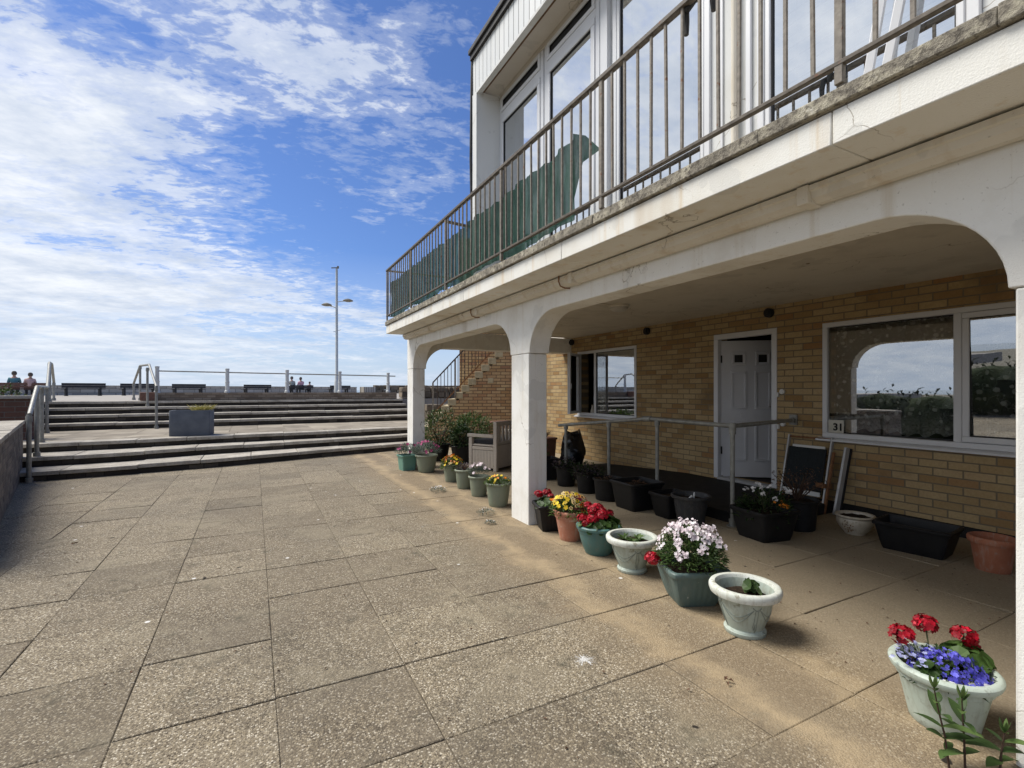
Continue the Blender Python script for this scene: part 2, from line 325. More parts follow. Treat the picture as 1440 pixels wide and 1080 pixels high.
M['curtain'] = leafmat('sheer_white_curtain', (.75, .78, .78), (.80, .82, .82), .35, .9)

def meshfab():
    t = NT('green_shade_netting'); p = t.obj(); x, y, z = t.xyz(p)
    f = t.noise(t.comb(0., t.math('MULTIPLY', y, 3.), t.math('MULTIPLY', z, 1.2)), 5., 5, .7)
    col = t.ramp(f, [(.3, (.004, .030, .019)), (.6, (.009, .056, .036)), (.78, (.028, .105, .075))])
    st = t.math('SINE', t.math('ADD', t.math('MULTIPLY', y, 25.6), t.math('MULTIPLY', t.noise(p, 4., 3), 5.)))  # fold shading painted as light and dark stripes, with doubled-layer density
    col = t.mix(t.mr(st, .1, .9, 0., .8), col, t.mix(t.noise(t.comb(x, t.math('MULTIPLY', y, 3.), z), 22., 5, .75), (.012, .05, .036), (.10, .21, .165)))
    d = t.bsdf(col, .7, t.bump(t.noise(p, 60., 4, .7), .4, .01), .3)
    tl = t.n('ShaderNodeBsdfTranslucent', {'Color': (.012, .075, .052, 1)}).outputs[0]
    a = t.n('ShaderNodeMixShader', {0: .35, 1: d, 2: tl}).outputs[0]
    tr = t.n('ShaderNodeBsdfTransparent').outputs[0]
    return t.done(t.n('ShaderNodeMixShader', {0: t.mr(t.noise(t.comb(0., t.math('MULTIPLY', y, 7.), z), 3., 4, .7), .35, .7, .985, .84), 1: tr, 2: a}).outputs[0])
M['netting'] = meshfab()

def cladding():
    t = NT('white_board_cladding'); x, y, z = t.xyz(t.pos())
    fr = t.math('FRACT', t.math('DIVIDE', y, .115))
    g = t.mr(t.math('ABSOLUTE', t.math('SUBTRACT', fr, .5)), .44, .485)
    rn = t.n('ShaderNodeTexWhiteNoise', {'W': t.math('FLOOR', t.math('DIVIDE', y, .115))}, noise_dimensions='1D').outputs[0]
    col = t.mix(rn, (.62, .64, .64), (.70, .71, .70))
    sv = t.comb(x, t.math('MULTIPLY', y, 12.), z)
    col = t.mix(t.mr(t.noise(sv, 1.5, 4), .5, .8, 0., .5), col, (.56, .55, .49))
    col = t.mix(g, col, (.16, .16, .16))
    return t.done(t.bsdf(col, .5, t.bump(t.math('SUBTRACT', 1., g), .8, .012), .4))
M['cladding'] = cladding()

def water():
    t = NT('sea_water')
    return t.done(t.bsdf((.06, .11, .14), .15, t.bump(t.noise(t.pos(), .4, 4), .3, .3), .5))
M['water'] = water()

# ------------------------------------------------------------------ mesh builder
class MB:
    def __init__(s): s.v = []; s.f = []; s.mi = []; s.cur = 0
    def add(s, vs, fs):
        b = len(s.v); s.v += [tuple(v) for v in vs]
        for f in fs: s.f.append(tuple(i+b for i in f)); s.mi.append(s.cur)
    def box(s, x0, x1, y0, y1, z0, z1):
        s.add([(x0, y0, z0), (x1, y0, z0), (x1, y1, z0), (x0, y1, z0), (x0, y0, z1), (x1, y0, z1), (x1, y1, z1), (x0, y1, z1)],
              [(0, 3, 2, 1), (4, 5, 6, 7), (0, 1, 5, 4), (1, 2, 6, 5), (2, 3, 7, 6), (3, 0, 4, 7)])
        return s
    def obox(s, c, ax, ay, az, hx, hy, hz):
        c = Vector(c); ax, ay, az = Vector(ax).normalized(), Vector(ay).normalized(), Vector(az).normalized()
        vs = [c+ax*hx*i+ay*hy*j+az*hz*k for k in (-1, 1) for i, j in ((-1, -1), (1, -1), (1, 1), (-1, 1))]
        s.add(vs, [(0, 3, 2, 1), (4, 5, 6, 7), (0, 1, 5, 4), (1, 2, 6, 5), (2, 3, 7, 6), (3, 0, 4, 7)]); return s
    def bar(s, a, b, w, h=None):
        a, b = Vector(a), Vector(b); d = (b-a); L = d.length; d.normalize(); h = h or w
        up = Vector((0, 0, 1)) if abs(d.z) < .99 else Vector((0, 1, 0))
        sx = d.cross(up).normalized(); sy = sx.cross(d).normalized()
        return s.obox((a+b)/2, sx, d, sy, w/2, L/2, h/2)
    def tube(s, pts, r, n=10, cap=True):
        pts = [Vector(p) for p in pts]; rr = r if isinstance(r, (list, tuple)) else [r]*len(pts)
        b = []; vs = []; prev = None
        for i, p in enumerate(pts):
            t = (pts[min(i+1, len(pts)-1)]-pts[max(i-1, 0)]).normalized()
            if prev is None:
                u = t.cross(Vector((0, 0, 1)) if abs(t.z) < .95 else Vector((1, 0, 0))).normalized()
            else:
                u = (prev-t*prev.dot(t)).normalized()
            prev = u; w = t.cross(u)
            for k in range(n):
                a = 2*pi*k/n; vs.append(p+(u*cos(a)+w*sin(a))*rr[i])
        fs = []
        for i in range(len(pts)-1):
            for k in range(n):
                fs.append((i*n+k, i*n+(k+1) % n, (i+1)*n+(k+1) % n, (i+1)*n+k))
        if cap: fs += [tuple(range(n))[::-1], tuple(range((len(pts)-1)*n, len(pts)*n))]
        s.add(vs, fs); return s
    def lathe(s, prof, n=36, c=(0, 0, 0), fn=None, cap=True):
        vs = []
        for r, z in prof:
            for k in range(n):
                a = 2*pi*k/n; q = r*(fn(a, z) if fn else 1.)
                vs.append((c[0]+q*cos(a), c[1]+q*sin(a), c[2]+z))
        fs = []
        for i in range(len(prof)-1):
            for k in range(n): fs.append((i*n+k, i*n+(k+1) % n, (i+1)*n+(k+1) % n, (i+1)*n+k))
        if cap: fs.append(tuple(range(n))[::-1])
        s.add(vs, fs); return s
    def loft(s, secs, n=40, rib=0., nr=0, pw=5.):
        """rounded-rectangle sections (hx, hy, z)"""
        vs = []
        for i, (hx, hy, z) in enumerate(secs):
            for k in range(n):
                a = 2*pi*(k+.5)/n; ca, sa = cos(a), sin(a)
                q = (abs(ca)**pw+abs(sa)**pw)**(-1/pw)
                m = 1.-(rib*(.5+.5*cos(a*nr)) if rib else 0.)
                vs.append((hx*q*ca*m, hy*q*sa*m, z))
        fs = []
        for i in range(len(secs)-1):
            for k in range(n): fs.append((i*n+k, i*n+(k+1) % n, (i+1)*n+(k+1) % n, (i+1)*n+k))
        fs.append(tuple(range(n))[::-1])
        s.add(vs, fs); return s
    def prism(s, poly, h0, h1, tf):
        """poly 2D (a,b), extruded h0..h1; tf(a,b,h)->xyz"""
        n = len(poly)
        vs = [tf(a, b, h0) for a, b in poly]+[tf(a, b, h1) for a, b in poly]
        fs = [tuple(range(n))[::-1], tuple(range(n, 2*n))]+[(i, (i+1) % n, n+(i+1) % n, n+i) for i in range(n)]
        s.add(vs, fs); return s
    def leaf(s, p, d, up, L, W, bend=.25, fold=.2):
        p, d = Vector(p), Vector(d).normalized(); sd = d.cross(Vector(up))
        if sd.length < .05: sd = d.cross(Vector((1, .3, .2)))
        sd.normalize(); nn = sd.cross(d)
        m = p+d*L*.5; t = p+d*L-nn*L*bend
        s.add([p, m+sd*W/2+nn*fold*W, m-nn*bend*L*.15, m-sd*W/2+nn*fold*W, t], [(0, 1, 2), (0, 2, 3), (1, 4, 2), (2, 4, 3)])
    def leaf2(s, p, d, up, L, W, bend=.5, fold=.22, n=6):
        p, d = Vector(p), Vector(d).normalized(); sd = d.cross(Vector(up))
        if sd.length < .05: sd = d.cross(Vector((1, .3, .2)))
        sd.normalize(); nn = sd.cross(d); vs = []; tw = U(-.3, .3)
        for k in range(n+1):
            t = k/n; w = W*.5*(sin(pi*min(1, t*.94+.06))**.8)*(1-.25*t); c = p+d*L*t*(1-.12*bend*t)-nn*L*bend*.5*t*t
            s2 = sd*cos(tw*t)+nn*sin(tw*t)
            vs += [c+s2*w+nn*fold*w*1.4, c, c-s2*w+nn*fold*w*1.4]
        fs = []
        for k in range(n):
            a = 3*k; fs += [(a, a+3, a+4, a+1), (a+1, a+4, a+5, a+2)]
        s.add(vs, fs)
    def disc(s, p, nrm, r, n=7, cup=.25, jag=.15):
        p, nrm = Vector(p), Vector(nrm).normalized(); u = nrm.cross(Vector((.3, .2, 1)) if abs(nrm.z) < .9 else Vector((1, 0, 0))).normalized(); w = nrm.cross(u)
        a0 = U(0, 6.28)
        vs = [p]+[p+(u*cos(a0+2*pi*k/n)+w*sin(a0+2*pi*k/n))*r*U(1-jag, 1+jag)+nrm*r*cup*U(.5, 1.4) for k in range(n)]
        s.add(vs, [(0, 1+k, 1+(k+1) % n) for k in range(n)])
    def floret(s, p, nrm, r, n=5, cup=.2):
        p, nrm = Vector(p), Vector(nrm).normalized(); u = nrm.cross(Vector((.3, .2, 1)) if abs(nrm.z) < .9 else Vector((1, 0, 0))).normalized(); w = nrm.cross(u)
        a0 = U(0, 6.28); vs = [p]; fs = []
        for k in range(n):
            for da, rr in ((-.48, .75), (0, 1.), (.48, .75)):
                a = a0+2*pi*k/n+da*2*pi/n*.95
                vs.append(p+(u*cos(a)+w*sin(a))*r*rr+nrm*r*cup*rr)
            b = 1+3*k; fs += [(0, b, b+1), (0, b+1, b+2)]
        s.add(vs, fs)

def obj(name, mb, mat, parent=None, smooth=True, bevel=0., ang=35, seg=2):
    me = D.meshes.new(name); me.from_pydata(mb.v, [], mb.f)
    for m in (mat if isinstance(mat, (list, tuple)) else [mat]): me.materials.append(M[m] if isinstance(m, str) else m)
    if any(mb.mi): me.polygons.foreach_set('material_index', mb.mi)
    me.validate(); bm = bmesh.new(); bm.from_mesh(me)
    if len(mb.f) < 4000 and smooth: bmesh.ops.recalc_face_normals(bm, faces=bm.faces)
    bm.to_mesh(me); bm.free()
    if smooth:
        me.polygons.foreach_set('use_smooth', [True]*len(me.polygons)); me.set_sharp_from_angle(angle=R(ang))
    me.update()
    o = D.objects.new(name, me); C.objects.link(o)
    if parent: o.parent = parent
    if bevel:
        b = o.modifiers.new('Bevel', 'BEVEL'); b.width = bevel; b.segments = seg; b.limit_method = 'ANGLE'; b.angle_limit = R(40)
    return o
def tag(o, label, cat, group=None):
    o['label'] = label; o['category'] = cat
    if group: o['group'] = group
    return o
def thing(name, label, cat, loc=(0, 0, 0), rz=0., group=None):
    o = D.objects.new(name, None); C.objects.link(o); o.location = loc; o.rotation_euler = (0, 0, rz); o.empty_display_size = .1
    return tag(o, label, cat, group)
def struct(name, mb, mat, **kw):
    o = obj(name, mb, mat, **kw); o['kind'] = 'structure'; return o
def copy_tree(o, loc, rz, label, group=None):
    c = o.copy(); C.objects.link(c); c.location = loc; c.rotation_euler = (0, 0, rz); c['label'] = label
    if group: c['group'] = group
    for ch in list(o.children):
        d = ch.copy(); C.objects.link(d); d.parent = c
        for g in list(ch.children):
            e = g.copy(); C.objects.link(e); e.parent = d
    return c
def wallX(mb, x0, x1, ya, yb, za, zb, holes):
    """wall slab between x0..x1 with rectangular holes (y0,y1,z0,z1)"""
    ys = sorted({ya, yb, *[h[0] for h in holes], *[h[1] for h in holes]})
    for a, b in zip(ys, ys[1:]):
        hs = sorted([h for h in holes if h[0] <= a+1e-6 and h[1] >= b-1e-6], key=lambda h: h[2]); z = za
        for h in hs:
            if h[2] > z: mb.box(x0, x1, a, b, z, h[2])
            z = h[3]
        if z < zb: mb.box(x0, x1, a, b, z, zb)

# ------------------------------------------------------------------ SETTING: ground, paving
g = MB(); g.add([(-3000, -3000, -.12), (3000, -3000, -.12), (3000, 60, -.12), (-3000, 60, -.12)], [(0, 1, 2, 3)]); struct('ground', g, 'ground')
g = MB(); g.add([(-3000, 60, -.5), (3000, 60, -.5), (3000, 3000, -.5), (-3000, 3000, -.5)], [(0, 1, 2, 3)]); struct('sea', g, 'water')
g = MB(); g.add([(-8, -9, -.0062), (9, -9, -.0062), (9, 17, -.0062), (-8, 17, -.0062)], [(0, 1, 2, 3)]); struct('patio_base', g, 'joint')

def slabs(mb, xa, xb, ya, yb, px, py, ox, oy, z, thick, jit=.004, inside=None, gap=.003):
    i0, i1 = int(math.floor((xa-ox)/px)), int(math.ceil((xb-ox)/px)); j0, j1 = int(math.floor((ya-oy)/py)), int(math.ceil((yb-oy)/py))
    for i in range(i0, i1):
        for j in range(j0, j1):
            x0, x1 = max(xa, ox+i*px), min(xb, ox+(i+1)*px); y0, y1 = max(ya, oy+j*py), min(yb, oy+(j+1)*py)
            if x1-x0 < .02 or y1-y0 < .02: continue
            if inside and not inside((x0+x1)/2, (y0+y1)/2): continue
            x0 += U(.1, 1.1)*gap; x1 -= U(.1, 1.1)*gap; y0 += U(.1, 1.5)*gap; y1 -= U(.1, 1.2)*gap
            ch = .0035; zs = [z+U(-jit, jit) for _ in range(4)]; zm = sum(zs)/4; zs = [zm+(q-zm)*.9 for q in zs]
            P = [(x0, y0), (x1, y0), (x1, y1), (x0, y1)]; Q = [(x0+ch, y0+ch), (x1-ch, y0+ch), (x1-ch, y1-ch), (x0+ch, y1-ch)]
            vs = [(a, b, z-thick) for a, b in P]+[(a, b, zz-ch*.8) for (a, b), zz in zip(P, zs)]+[(a, b, zz) for (a, b), zz in zip(Q, zs)]
            mb.add(vs, [(0, 1, 5, 4), (1, 2, 6, 5), (2, 3, 7, 6), (3, 0, 4, 7), (4, 5, 9, 8), (5, 6, 10, 9), (6, 7, 11, 10), (7, 4, 8, 11), (8, 9, 10, 11)])
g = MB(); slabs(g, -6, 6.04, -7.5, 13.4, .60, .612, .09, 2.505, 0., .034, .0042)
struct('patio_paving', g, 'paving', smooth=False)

# ------------------------------------------------------------------ steps
def interp(pl, x):
    for (a, b), (c, d) in zip(pl, pl[1:]):
        if a <= x <= c: return b+(d-b)*(x-a)/(c-a)
    return pl[0][1] if x < pl[0][0] else pl[-1][1]
N1 = [(-3.9, 10.12), (-2.9, 10.18), (-1.95, 10.28), (-.66, 10.5), (1.1, 10.98), (3.1, 11.5), (6.5, 12.1)]
N2 = [(-3.9, 10.78), (-3.1, 10.82), (-2.05, 10.94), (-.7, 11.3), (1.16, 11.62), (3.17, 11.95), (6.5, 12.5)]
N3 = [(-3.9, 11.56), (-3.3, 11.6), (-2.2, 11.66), (-.76, 11.95), (1.2, 12.1), (3.18, 12.35), (6.5, 12.9)]
def make_step(root, nose, back, ztop, zbot, xa, xb):
    st = D.objects.new('step', None); C.objects.link(st); st.parent = root; st.empty_display_size = .1
    tr = MB(); x = xa
    while x < xb-.05:
        w = min(U(.75, 1.05), xb-x)
        if xb-x-w < .3: w = xb-x
        dz = U(-.006, .006); a, b = x+.004, x+w-.004
        n = 3; xs = [a+(b-a)*k/n for k in range(n+1)]; top = []; bot = []
        j = [U(-.008, .008) for _ in xs]
        poly = [(q, interp(nose, q)+jj) for q, jj in zip(xs, j)]+[(q, interp(back, q)-.005) for q in reversed(xs)]
        tr.prism(poly, ztop-.065+dz, ztop+dz, lambda p, q, h: (p, q, h)); x += w
    obj('tread', tr, 'tread', st, bevel=.008)
    rs = MB(); n = 14; xs = [xa+(xb-xa)*k/n for k in range(n+1)]
    poly = [(q, interp(nose, q)+.035) for q in xs]+[(q, interp(nose, q)+.25) for q in reversed(xs)]
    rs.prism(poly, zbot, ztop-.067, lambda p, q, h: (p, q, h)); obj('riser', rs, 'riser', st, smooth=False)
r = thing('concrete_steps', 'wide curving flight of three weathered concrete steps rising directly from the patio', 'steps', (0, 10.2, 0))
def rel(o):   # keep world placement of the parts under an empty that is not at the origin
    for ch in o.children:
        ch.location = Vector(ch.location)-Vector(o.location)
XA, XB = -3.75, 6.4
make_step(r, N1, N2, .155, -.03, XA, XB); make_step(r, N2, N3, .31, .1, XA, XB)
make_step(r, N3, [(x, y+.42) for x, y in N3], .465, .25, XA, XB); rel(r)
g = MB(); slabs(g, -4.6, 6.4, 11.5, 15.2, .60, .612, .09, 2.505, .46, .04, .003, lambda x, y: y > interp(N3, x)+.70)
for k in range(18):
    x0 = -4.6+k*11/18; x1 = x0+11/18
    if x1 > XA: g.add([(x0+.004, interp(N3, x0)+.425, .461), (x1-.004, interp(N3, x1)+.425, .461), (x1-.004, interp(N3, x1)+1.1, .4595), (x0+.004, interp(N3, x0)+1.1, .4595)], [(0, 1, 2, 3)])
struct('landing', g, 'landing', smooth=False)
g = MB(); g.prism([(-4.6, 13.0), (6.4, 13.6), (6.4, 15.3), (-4.6, 15.3)], 0, .42, lambda a, b, h: (a, b, h)); struct('landing_base', g, 'joint')
r = thing('concrete_steps', 'upper flight of four weathered concrete steps climbing from the landing to the promenade', 'steps', (0, 15, .465))
UY = [15.0, 15.48, 15.96, 16.44]; UZ = [.625, .80, .965, 1.12]
for i in range(4):
    ln = [(-6, UY[i]), (6, UY[i]+.35)]; ln2 = [(-6, UY[i]+(.48 if i < 3 else .5)), (6, UY[i]+.35+(.48 if i < 3 else .5))]
    make_step(r, ln, ln2, UZ[i], UZ[i]-.36, -4.75+.0*i, 4.55)
rel(r)
g = MB(); g.box(-40, 40, 17.0, 60, .4, 1.115); g.box(-40, -4.8, 16.2, 16.98, .4, 1.112); struct('promenade', g, 'promenade')

# ------------------------------------------------------------------ low walls on and round the steps
g = MB(); g.box(-2.42, 4.35, 16.78, 17.02, 1.12, 1.34)
tag(obj('low_wall', g, 'grey_brick', bevel=.006), 'low brown brick kerb wall along the top step carrying the promenade railing', 'wall')
g = MB(); g.box(-2.78, -2.43, 16.7, 17.05, 1.122, 1.36)
tag(obj('brick_pier', g, 'benchbrown', bevel=.02), 'short brown pier closing the left end of the low wall beside the rails', 'pier')
def rubble(xa, xb, y0, thick, z0, ztop, n, s0=.2):
    g = MB(); z = z0
    while z < ztop:
        h = U(s0*.7, s0*1.1); x = xa
        while x < xb:
            w = U(s0*.8, s0*1.9); c = Vector((x+w/2, y0+U(-.03, .03), z+h/2))
            vs = []; 
            for k in (-1, 1):
                for i, j in ((-1, -1), (1, -1), (1, 1), (-1, 1)):
                    vs.append(c+Vector((i*w*.5*U(.8, 1.02), j*thick/2*U(.8, 1.05), k*h*.5*U(.85, 1.05))))
            g.add(vs, [(0, 3, 2, 1), (4, 5, 6, 7), (0, 1, 5, 4), (1, 2, 6, 5), (2, 3, 7, 6), (3, 0, 4, 7)]); x += w
        z += h*.96
    return g
o = tag(obj('rubble_wall', rubble(4.6, 13, 17.3, .5, .8, 1.42, 0, .2), 'rubble', bevel=.02), 'dark rough stone wall beyond the steps seen past the far column', 'wall')
o = tag(obj('rubble_wall', rubble(4.62, 7.2, 14.6, .6, .4, .95, 0, .2), 'rubble', bevel=.02), 'rubble stone flank wall at the foot of the brick staircase', 'wall')
# left patio wall
lt = thing('garden_wall', 'weathered brick wall with pale coping along the left edge of the patio', 'wall', (-2.0, 5.5, 0), atan2(.262, 1.))
g = MB(); g.box(-.42, 0., -.2, 5.45, -.02, .86); obj('wall_body', g, 'leftwall', lt)
g = MB()
y = -.2
while y < 5.4:
    w = min(.6, 5.45-y); g.box(-.45, .02, y+.004, y+w-.004, .862+U(-.004, .004), .915+U(-.004, .004)); y += w
obj('coping', g, 'tread', lt, bevel=.006)
lt.location = (-2.02, 5.75, 0)
g = MB(); g.box(-7.5, -3.82, 12.75, 13.1, .0, 1.25); rw = tag(obj('retaining_wall', g, 'red_brick'), 'dark red brick retaining wall beneath the shrubs on the far left', 'wall')
g = MB(); g.box(-7.5, -3.80, 12.72, 13.15, 1.252, 1.31); c_ = obj('coping', g, 'promenade', rw, bevel=.006)
g = MB(); g.box(-7.5, -4.62, 13.15, 16.2, .2, 1.2); struct('flower_bed', g, 'soil')

# ------------------------------------------------------------------ sea wall and things on the promenade
dv = Vector((13.8, 7.2, 0)).normalized(); ng = atan2(dv.y, dv.x); nv = Vector((-dv.y, dv.x, 0))
sw = thing('sea_wall', 'long grey stone sea wall along the back of the promenade behind the benches', 'wall', (-1, 41.4, 1.1), ng)
g = MB(); g.box(-40, 10.5, 0, .45, 0, .52); obj('wall_body', g, 'seawall', sw)
g = MB(); g.box(-40, 10.5, -.03, .5, .522, .60); obj('coping', g, 'tread', sw)
o = tag(obj('stone_block', MB().box(-.65, .65, -.3, .3, 0, .58), 'pale_block', bevel=.02), 'pale cream block pier standing in line with the sea wall', 'pier'); o.location = (8.9, 44.2, 1.12); o.rotation_euler.z = ng
o = tag(obj('rubble_wall', rubble(-.2, 9, 0, .6, 0, .55, 0, .4), 'rubble', bevel=.03), 'rough dark boulder wall continuing right from the cream pier', 'wall'); o.location = (9.7, 44.6, 1.12); o.rotation_euler.z = ng*.4

def bench(mat):
    b = D.objects.new('promenade_bench', None); C.objects.link(b)
    L = 1.75
    for z0, z1 in ((.44, .68),):
        g = MB(); g.box(-L/2, L/2, -.30, -.25, .42, .535); g.box(-L/2, L/2, -.315, -.265, .55, .665); obj('backrest', g, mat, b, bevel=.005)
    g = MB(); g.box(-L/2, L/2, -.24, -.10, .34, .385); g.box(-L/2, L/2, -.08, .06, .34, .385); g.box(-L/2, L/2, .08, .22, .34, .385); obj('seat', g, mat, b, bevel=.005)
    for sx in (-.67, .67):
        g = MB(); g.box(sx-.045, sx+.045, -.25, -.15, 0, .42); g.box(sx-.045, sx+.045, .08, .18, 0, .34); g.box(sx-.05, sx+.05, -.2, .2, .28, .338); g.box(sx-.06, sx+.06, -.27, .22, 0, .03); obj('leg', g, mat, b, bevel=.005)
    return b
kf, s_, c_n = 690., .4656, .885
def atY(px, Y):
    u = (px-720)/kf; return (Y*(s_+c_n*u)/(c_n-s_*u), Y)
bs = [(117, 33.2, 'leftmost dark bench facing the sea beside the top of the left handrail'), (195, 34.2, 'dark bench facing the sea partly behind the middle handrail posts'),
      (264, 35.2, 'empty dark bench just right of the first railing post'), (360, 37.2, 'empty dark bench between the second and third railing posts'),
      (422, 39.6, 'dark bench on the promenade with people sitting on it'), (476, 41.2, 'rightmost dark bench behind the lamp post foot')]
b0 = None
for i, (px, Y, lab) in enumerate(bs):
    x, y = atY(px, Y)
    if b0 is None:
        b0 = bench('benchblack'); b0.location = (x, y, 1.115); b0.rotation_euler.z = ng*.75; tag(b0, lab, 'bench', 'benches along the promenade')
    else: copy_tree(b0, (x, y, 1.115), ng*.75, lab)
BP = {px: atY(px, Y) for px, Y, _ in bs}
bb = bench('benchbrown'); bx, by = atY(31, 33.0); bb.location = (bx, by, 1.115); bb.rotation_euler.z = ng*.6; tag(bb, 'brown bench behind the shrubs with two people sitting on it', 'bench', 'benches along the promenade')

def skinmesh(name, pts, edges, rad, mat, parent, sub=1):
    me = D.meshes.new(name); me.from_pydata(pts, edges, []); o = D.objects.new(name, me); C.objects.link(o)
    m = o.modifiers.new('Skin', 'SKIN'); m.use_smooth_shade = True
    if not me.skin_vertices: me.attributes  # layer is made by the modifier
    for i, q in enumerate(rad):
        v = me.skin_vertices[0].data[i]; v.radius = (q, q) if not isinstance(q, tuple) else q; v.use_root = (i == 0)
    s = o.modifiers.new('Subdivision', 'SUBSURF'); s.levels = s.render_levels = sub
    me.materials.append(M[mat]); o.parent = parent; return o
def person(loc, rz, shirt, label, lean=0., sc=1., arm=0.):
    p = thing('person', label, 'person', loc, rz, 'people sitting on the promenade'); p.scale = (sc,)*3
    z = .385+.09
    # seated, facing +Y: pelvis, spine, neck, head; arms to lap; legs bent
    pts = [(0, -.02, z), (lean*.3, -.05, z+.22), (lean*.7, -.04, z+.42), (lean, -.01, z+.53), (lean, .01, z+.60), (lean, .02, z+.70), (lean, .015, z+.77),
           (lean*.7-.17, -.03, z+.44), (lean*.7-.23, .02, z+.18), (lean*.7-.14, .22, z+.10), (lean*.7+.17, -.03, z+.44), (lean*.7+.23, .02+arm*.2, z+.18+arm*.25), (lean*.7+.14, .22, z+.10+arm*.3),
           (-.10, .06, z), (-.11, .44, z+.0), (-.11, .46, .07), (-.11, .60, .04), (.10, .06, z), (.11, .44, z), (.11, .46, .07), (.11, .60, .04)]
    ed = [(0, 1), (1, 2), (2, 3), (3, 4), (4, 5), (5, 6), (2, 7), (7, 8), (8, 9), (2, 10), (10, 11), (11, 12), (0, 13), (13, 14), (14, 15), (15, 16), (0, 17), (17, 18), (18, 19), (19, 20)]
    rd = [.13, .125, .13, .06, .062, .092, .072, .06, .045, .032, .06, .045, .032, .09, .065, .045, .035, .09, .065, .045, .035]
    skinmesh('body', pts, ed, rd, 'skin', p)
    i = [0, 1, 2, 7, 8, 10, 11]; m = {q: k for k, q in enumerate(i)}
    skinmesh('shirt', [pts[q] for q in i], [(m[a], m[b]) for a, b in ed if a in m and b in m], [(.16, .145), (.155, .14), (.16, .135), .085, .065, .085, .065], shirt, p)
    i = [0, 13, 14, 15, 17, 18, 19]; m = {q: k for k, q in enumerate(i)}
    skinmesh('trousers', [pts[q] for q in i], [(m[a], m[b]) for a, b in ed if a in m and b in m], [.15, .105, .08, .06, .105, .08, .06], 'trousers', p)
    g = MB(); hc = (lean, -.005, z+.725)
    g.lathe([(.001, .12), (.06, .105), (.095, .06), (.107, .0), (.10, -.06), (.085, -.09)], 16, hc); obj('hair', g, 'hair', p)
    return p
ca, sa = cos(ng*.6), sin(ng*.6)
for px, sh, lab, ln, sc in ((20, 'teal_shirt', 'person in a teal top sitting behind the shrubs, seen from behind', .0, .95), (41, 'pink_shirt', 'person in a pale pink top sitting behind the shrubs beside the one in teal', .05, .9)):
    x, y = atY(px, 32.9); person((x, y, 1.115), ng*.6, sh, lab, ln, sc)
x, y = BP[422]; ca, sa = cos(ng*.75), sin(ng*.75)
for q, sh, lab, ln, sc, arm in ((-.62, 'pale_shirt', 'person in a pale grey top sitting left on the promenade bench', 0., 1., 0.), (.08, 'rose_shirt', 'person in a pink top sitting in the middle of the promenade bench', -.04, .97, 1.), (.66, 'pink_shirt', 'smaller person hunched low at the right end of the promenade bench', .1, .72, 0.)):
    person((x+q*ca, y+q*sa, 1.115), ng*.75, sh, lab, ln, sc, arm)

# lamp post
x, y = atY(473.5, 35.); lp = thing('street_lamp', 'tall slim grey lamp post with two side lamps on the promenade', 'lamp post', (x, y, 1.115))
g = MB(); g.lathe([(.16, 0), (.16, .9), (.13, .95), (.13, 1.2), (.095, 1.3), (.075, 8.4), (.06, 8.55), (.001, 8.56)], 14); obj('pole', g, 'lampgrey', lp)
for (sx, zz, L) in ((-1, 5.92, .62), (1, 6.32, .72)):
    g = MB(); g.tube([(0, 0, zz-.05), (sx*.3, 0, zz+.03), (sx*L, 0, zz+.08)], .028, 8); arm = obj('arm', g, 'lampgrey', lp)
    g = MB(); g.lathe([(.001, -.05), (.2, -.06), (.34, -.01), (.33, .03), (.2, .10), (.08, .14), (.001, .145)], 18, (sx*(L+.02), 0, zz+.10)); obj('lamp_head', g, 'lamphead', lp)
g = MB(); g.bar((-.35, 0, 8.55), (.12, 0, 8.62), .12, .05); g.box(.02, .14, -.05, .05, 8.56, 8.72); obj('camera_head', g, 'lamphead', lp)
g = MB(); g.bar((-.22, 0, 4.25), (.26, 0, 4.4), .03); obj('bracket', g, 'lampgrey', lp)

# promenade railing
pr = thing('promenade_railing', 'grey post and single rail fence standing on the low brick wall', 'railing', (0, 16.9, 1.34))
px_ = [(221, 16.9, 2.09), (320, 17.05, 2.06), (403, 17.2, 2.05), (475, 17.35, 2.03), (540, 17.5, 2.01)]
for i, (px, Y, zt) in enumerate(px_):
    x, _ = atY(px, Y); g = MB()
    g.lathe([(.075, 0), (.075, .05), (.055, .07), (.055, .3), (.064, .31), (.064, .33), (.052, .34), (.05, zt-1.34-.04), (.058, zt-1.34-.035), (.056, zt-1.34), (.001, zt-1.34+.01)], 14, (x, 0, 0)); obj('post', g, 'paintpost', pr)
x0, _ = atY(221, 16.9); x1, _ = atY(540, 17.5)
g = MB(); g.tube([(x0, 0, .62), (x1+.25, 0, .56)], .018, 8); obj('rail', g, 'galv', pr)

def handrail(name, label, line, posts, r=.025, mat='galv'):
    b = Vector(posts[0]); h = thing(name, label, 'handrail', b)
    g = MB(); pts = [Vector(p)-b for p in line]; q = [pts[0]]
    for i in range(1, len(pts)-1):
        a, m_, c = pts[i-1], pts[i], pts[i+1]; q += [m_+(a-m_).normalized()*.05, m_, m_+(c-m_).normalized()*.05]
    q.append(pts[-1]); g.tube(q, r, 12); obj('rail', g, mat, h)
    for p in posts:
        p = Vector(p); best = min(((p.xy-(Vector(a).lerp(Vector(c), t/20)).xy).length, (Vector(a).lerp(Vector(c), t/20)).z) for a, c in zip(line, line[1:]) for t in range(21))
        g = MB(); z1 = best[1]; l = p-b
        g.tube([l, (l.x, l.y, z1-b.z)], r*.98, 12)
        g.tube([(l.x, l.y, l.z), (l.x, l.y, l.z+.07)], r*1.55, 12); g.tube([(l.x, l.y, z1-b.z-.10), (l.x, l.y, z1-b.z-.02)], r*1.3, 12); obj('post', g, mat, h)
    return h
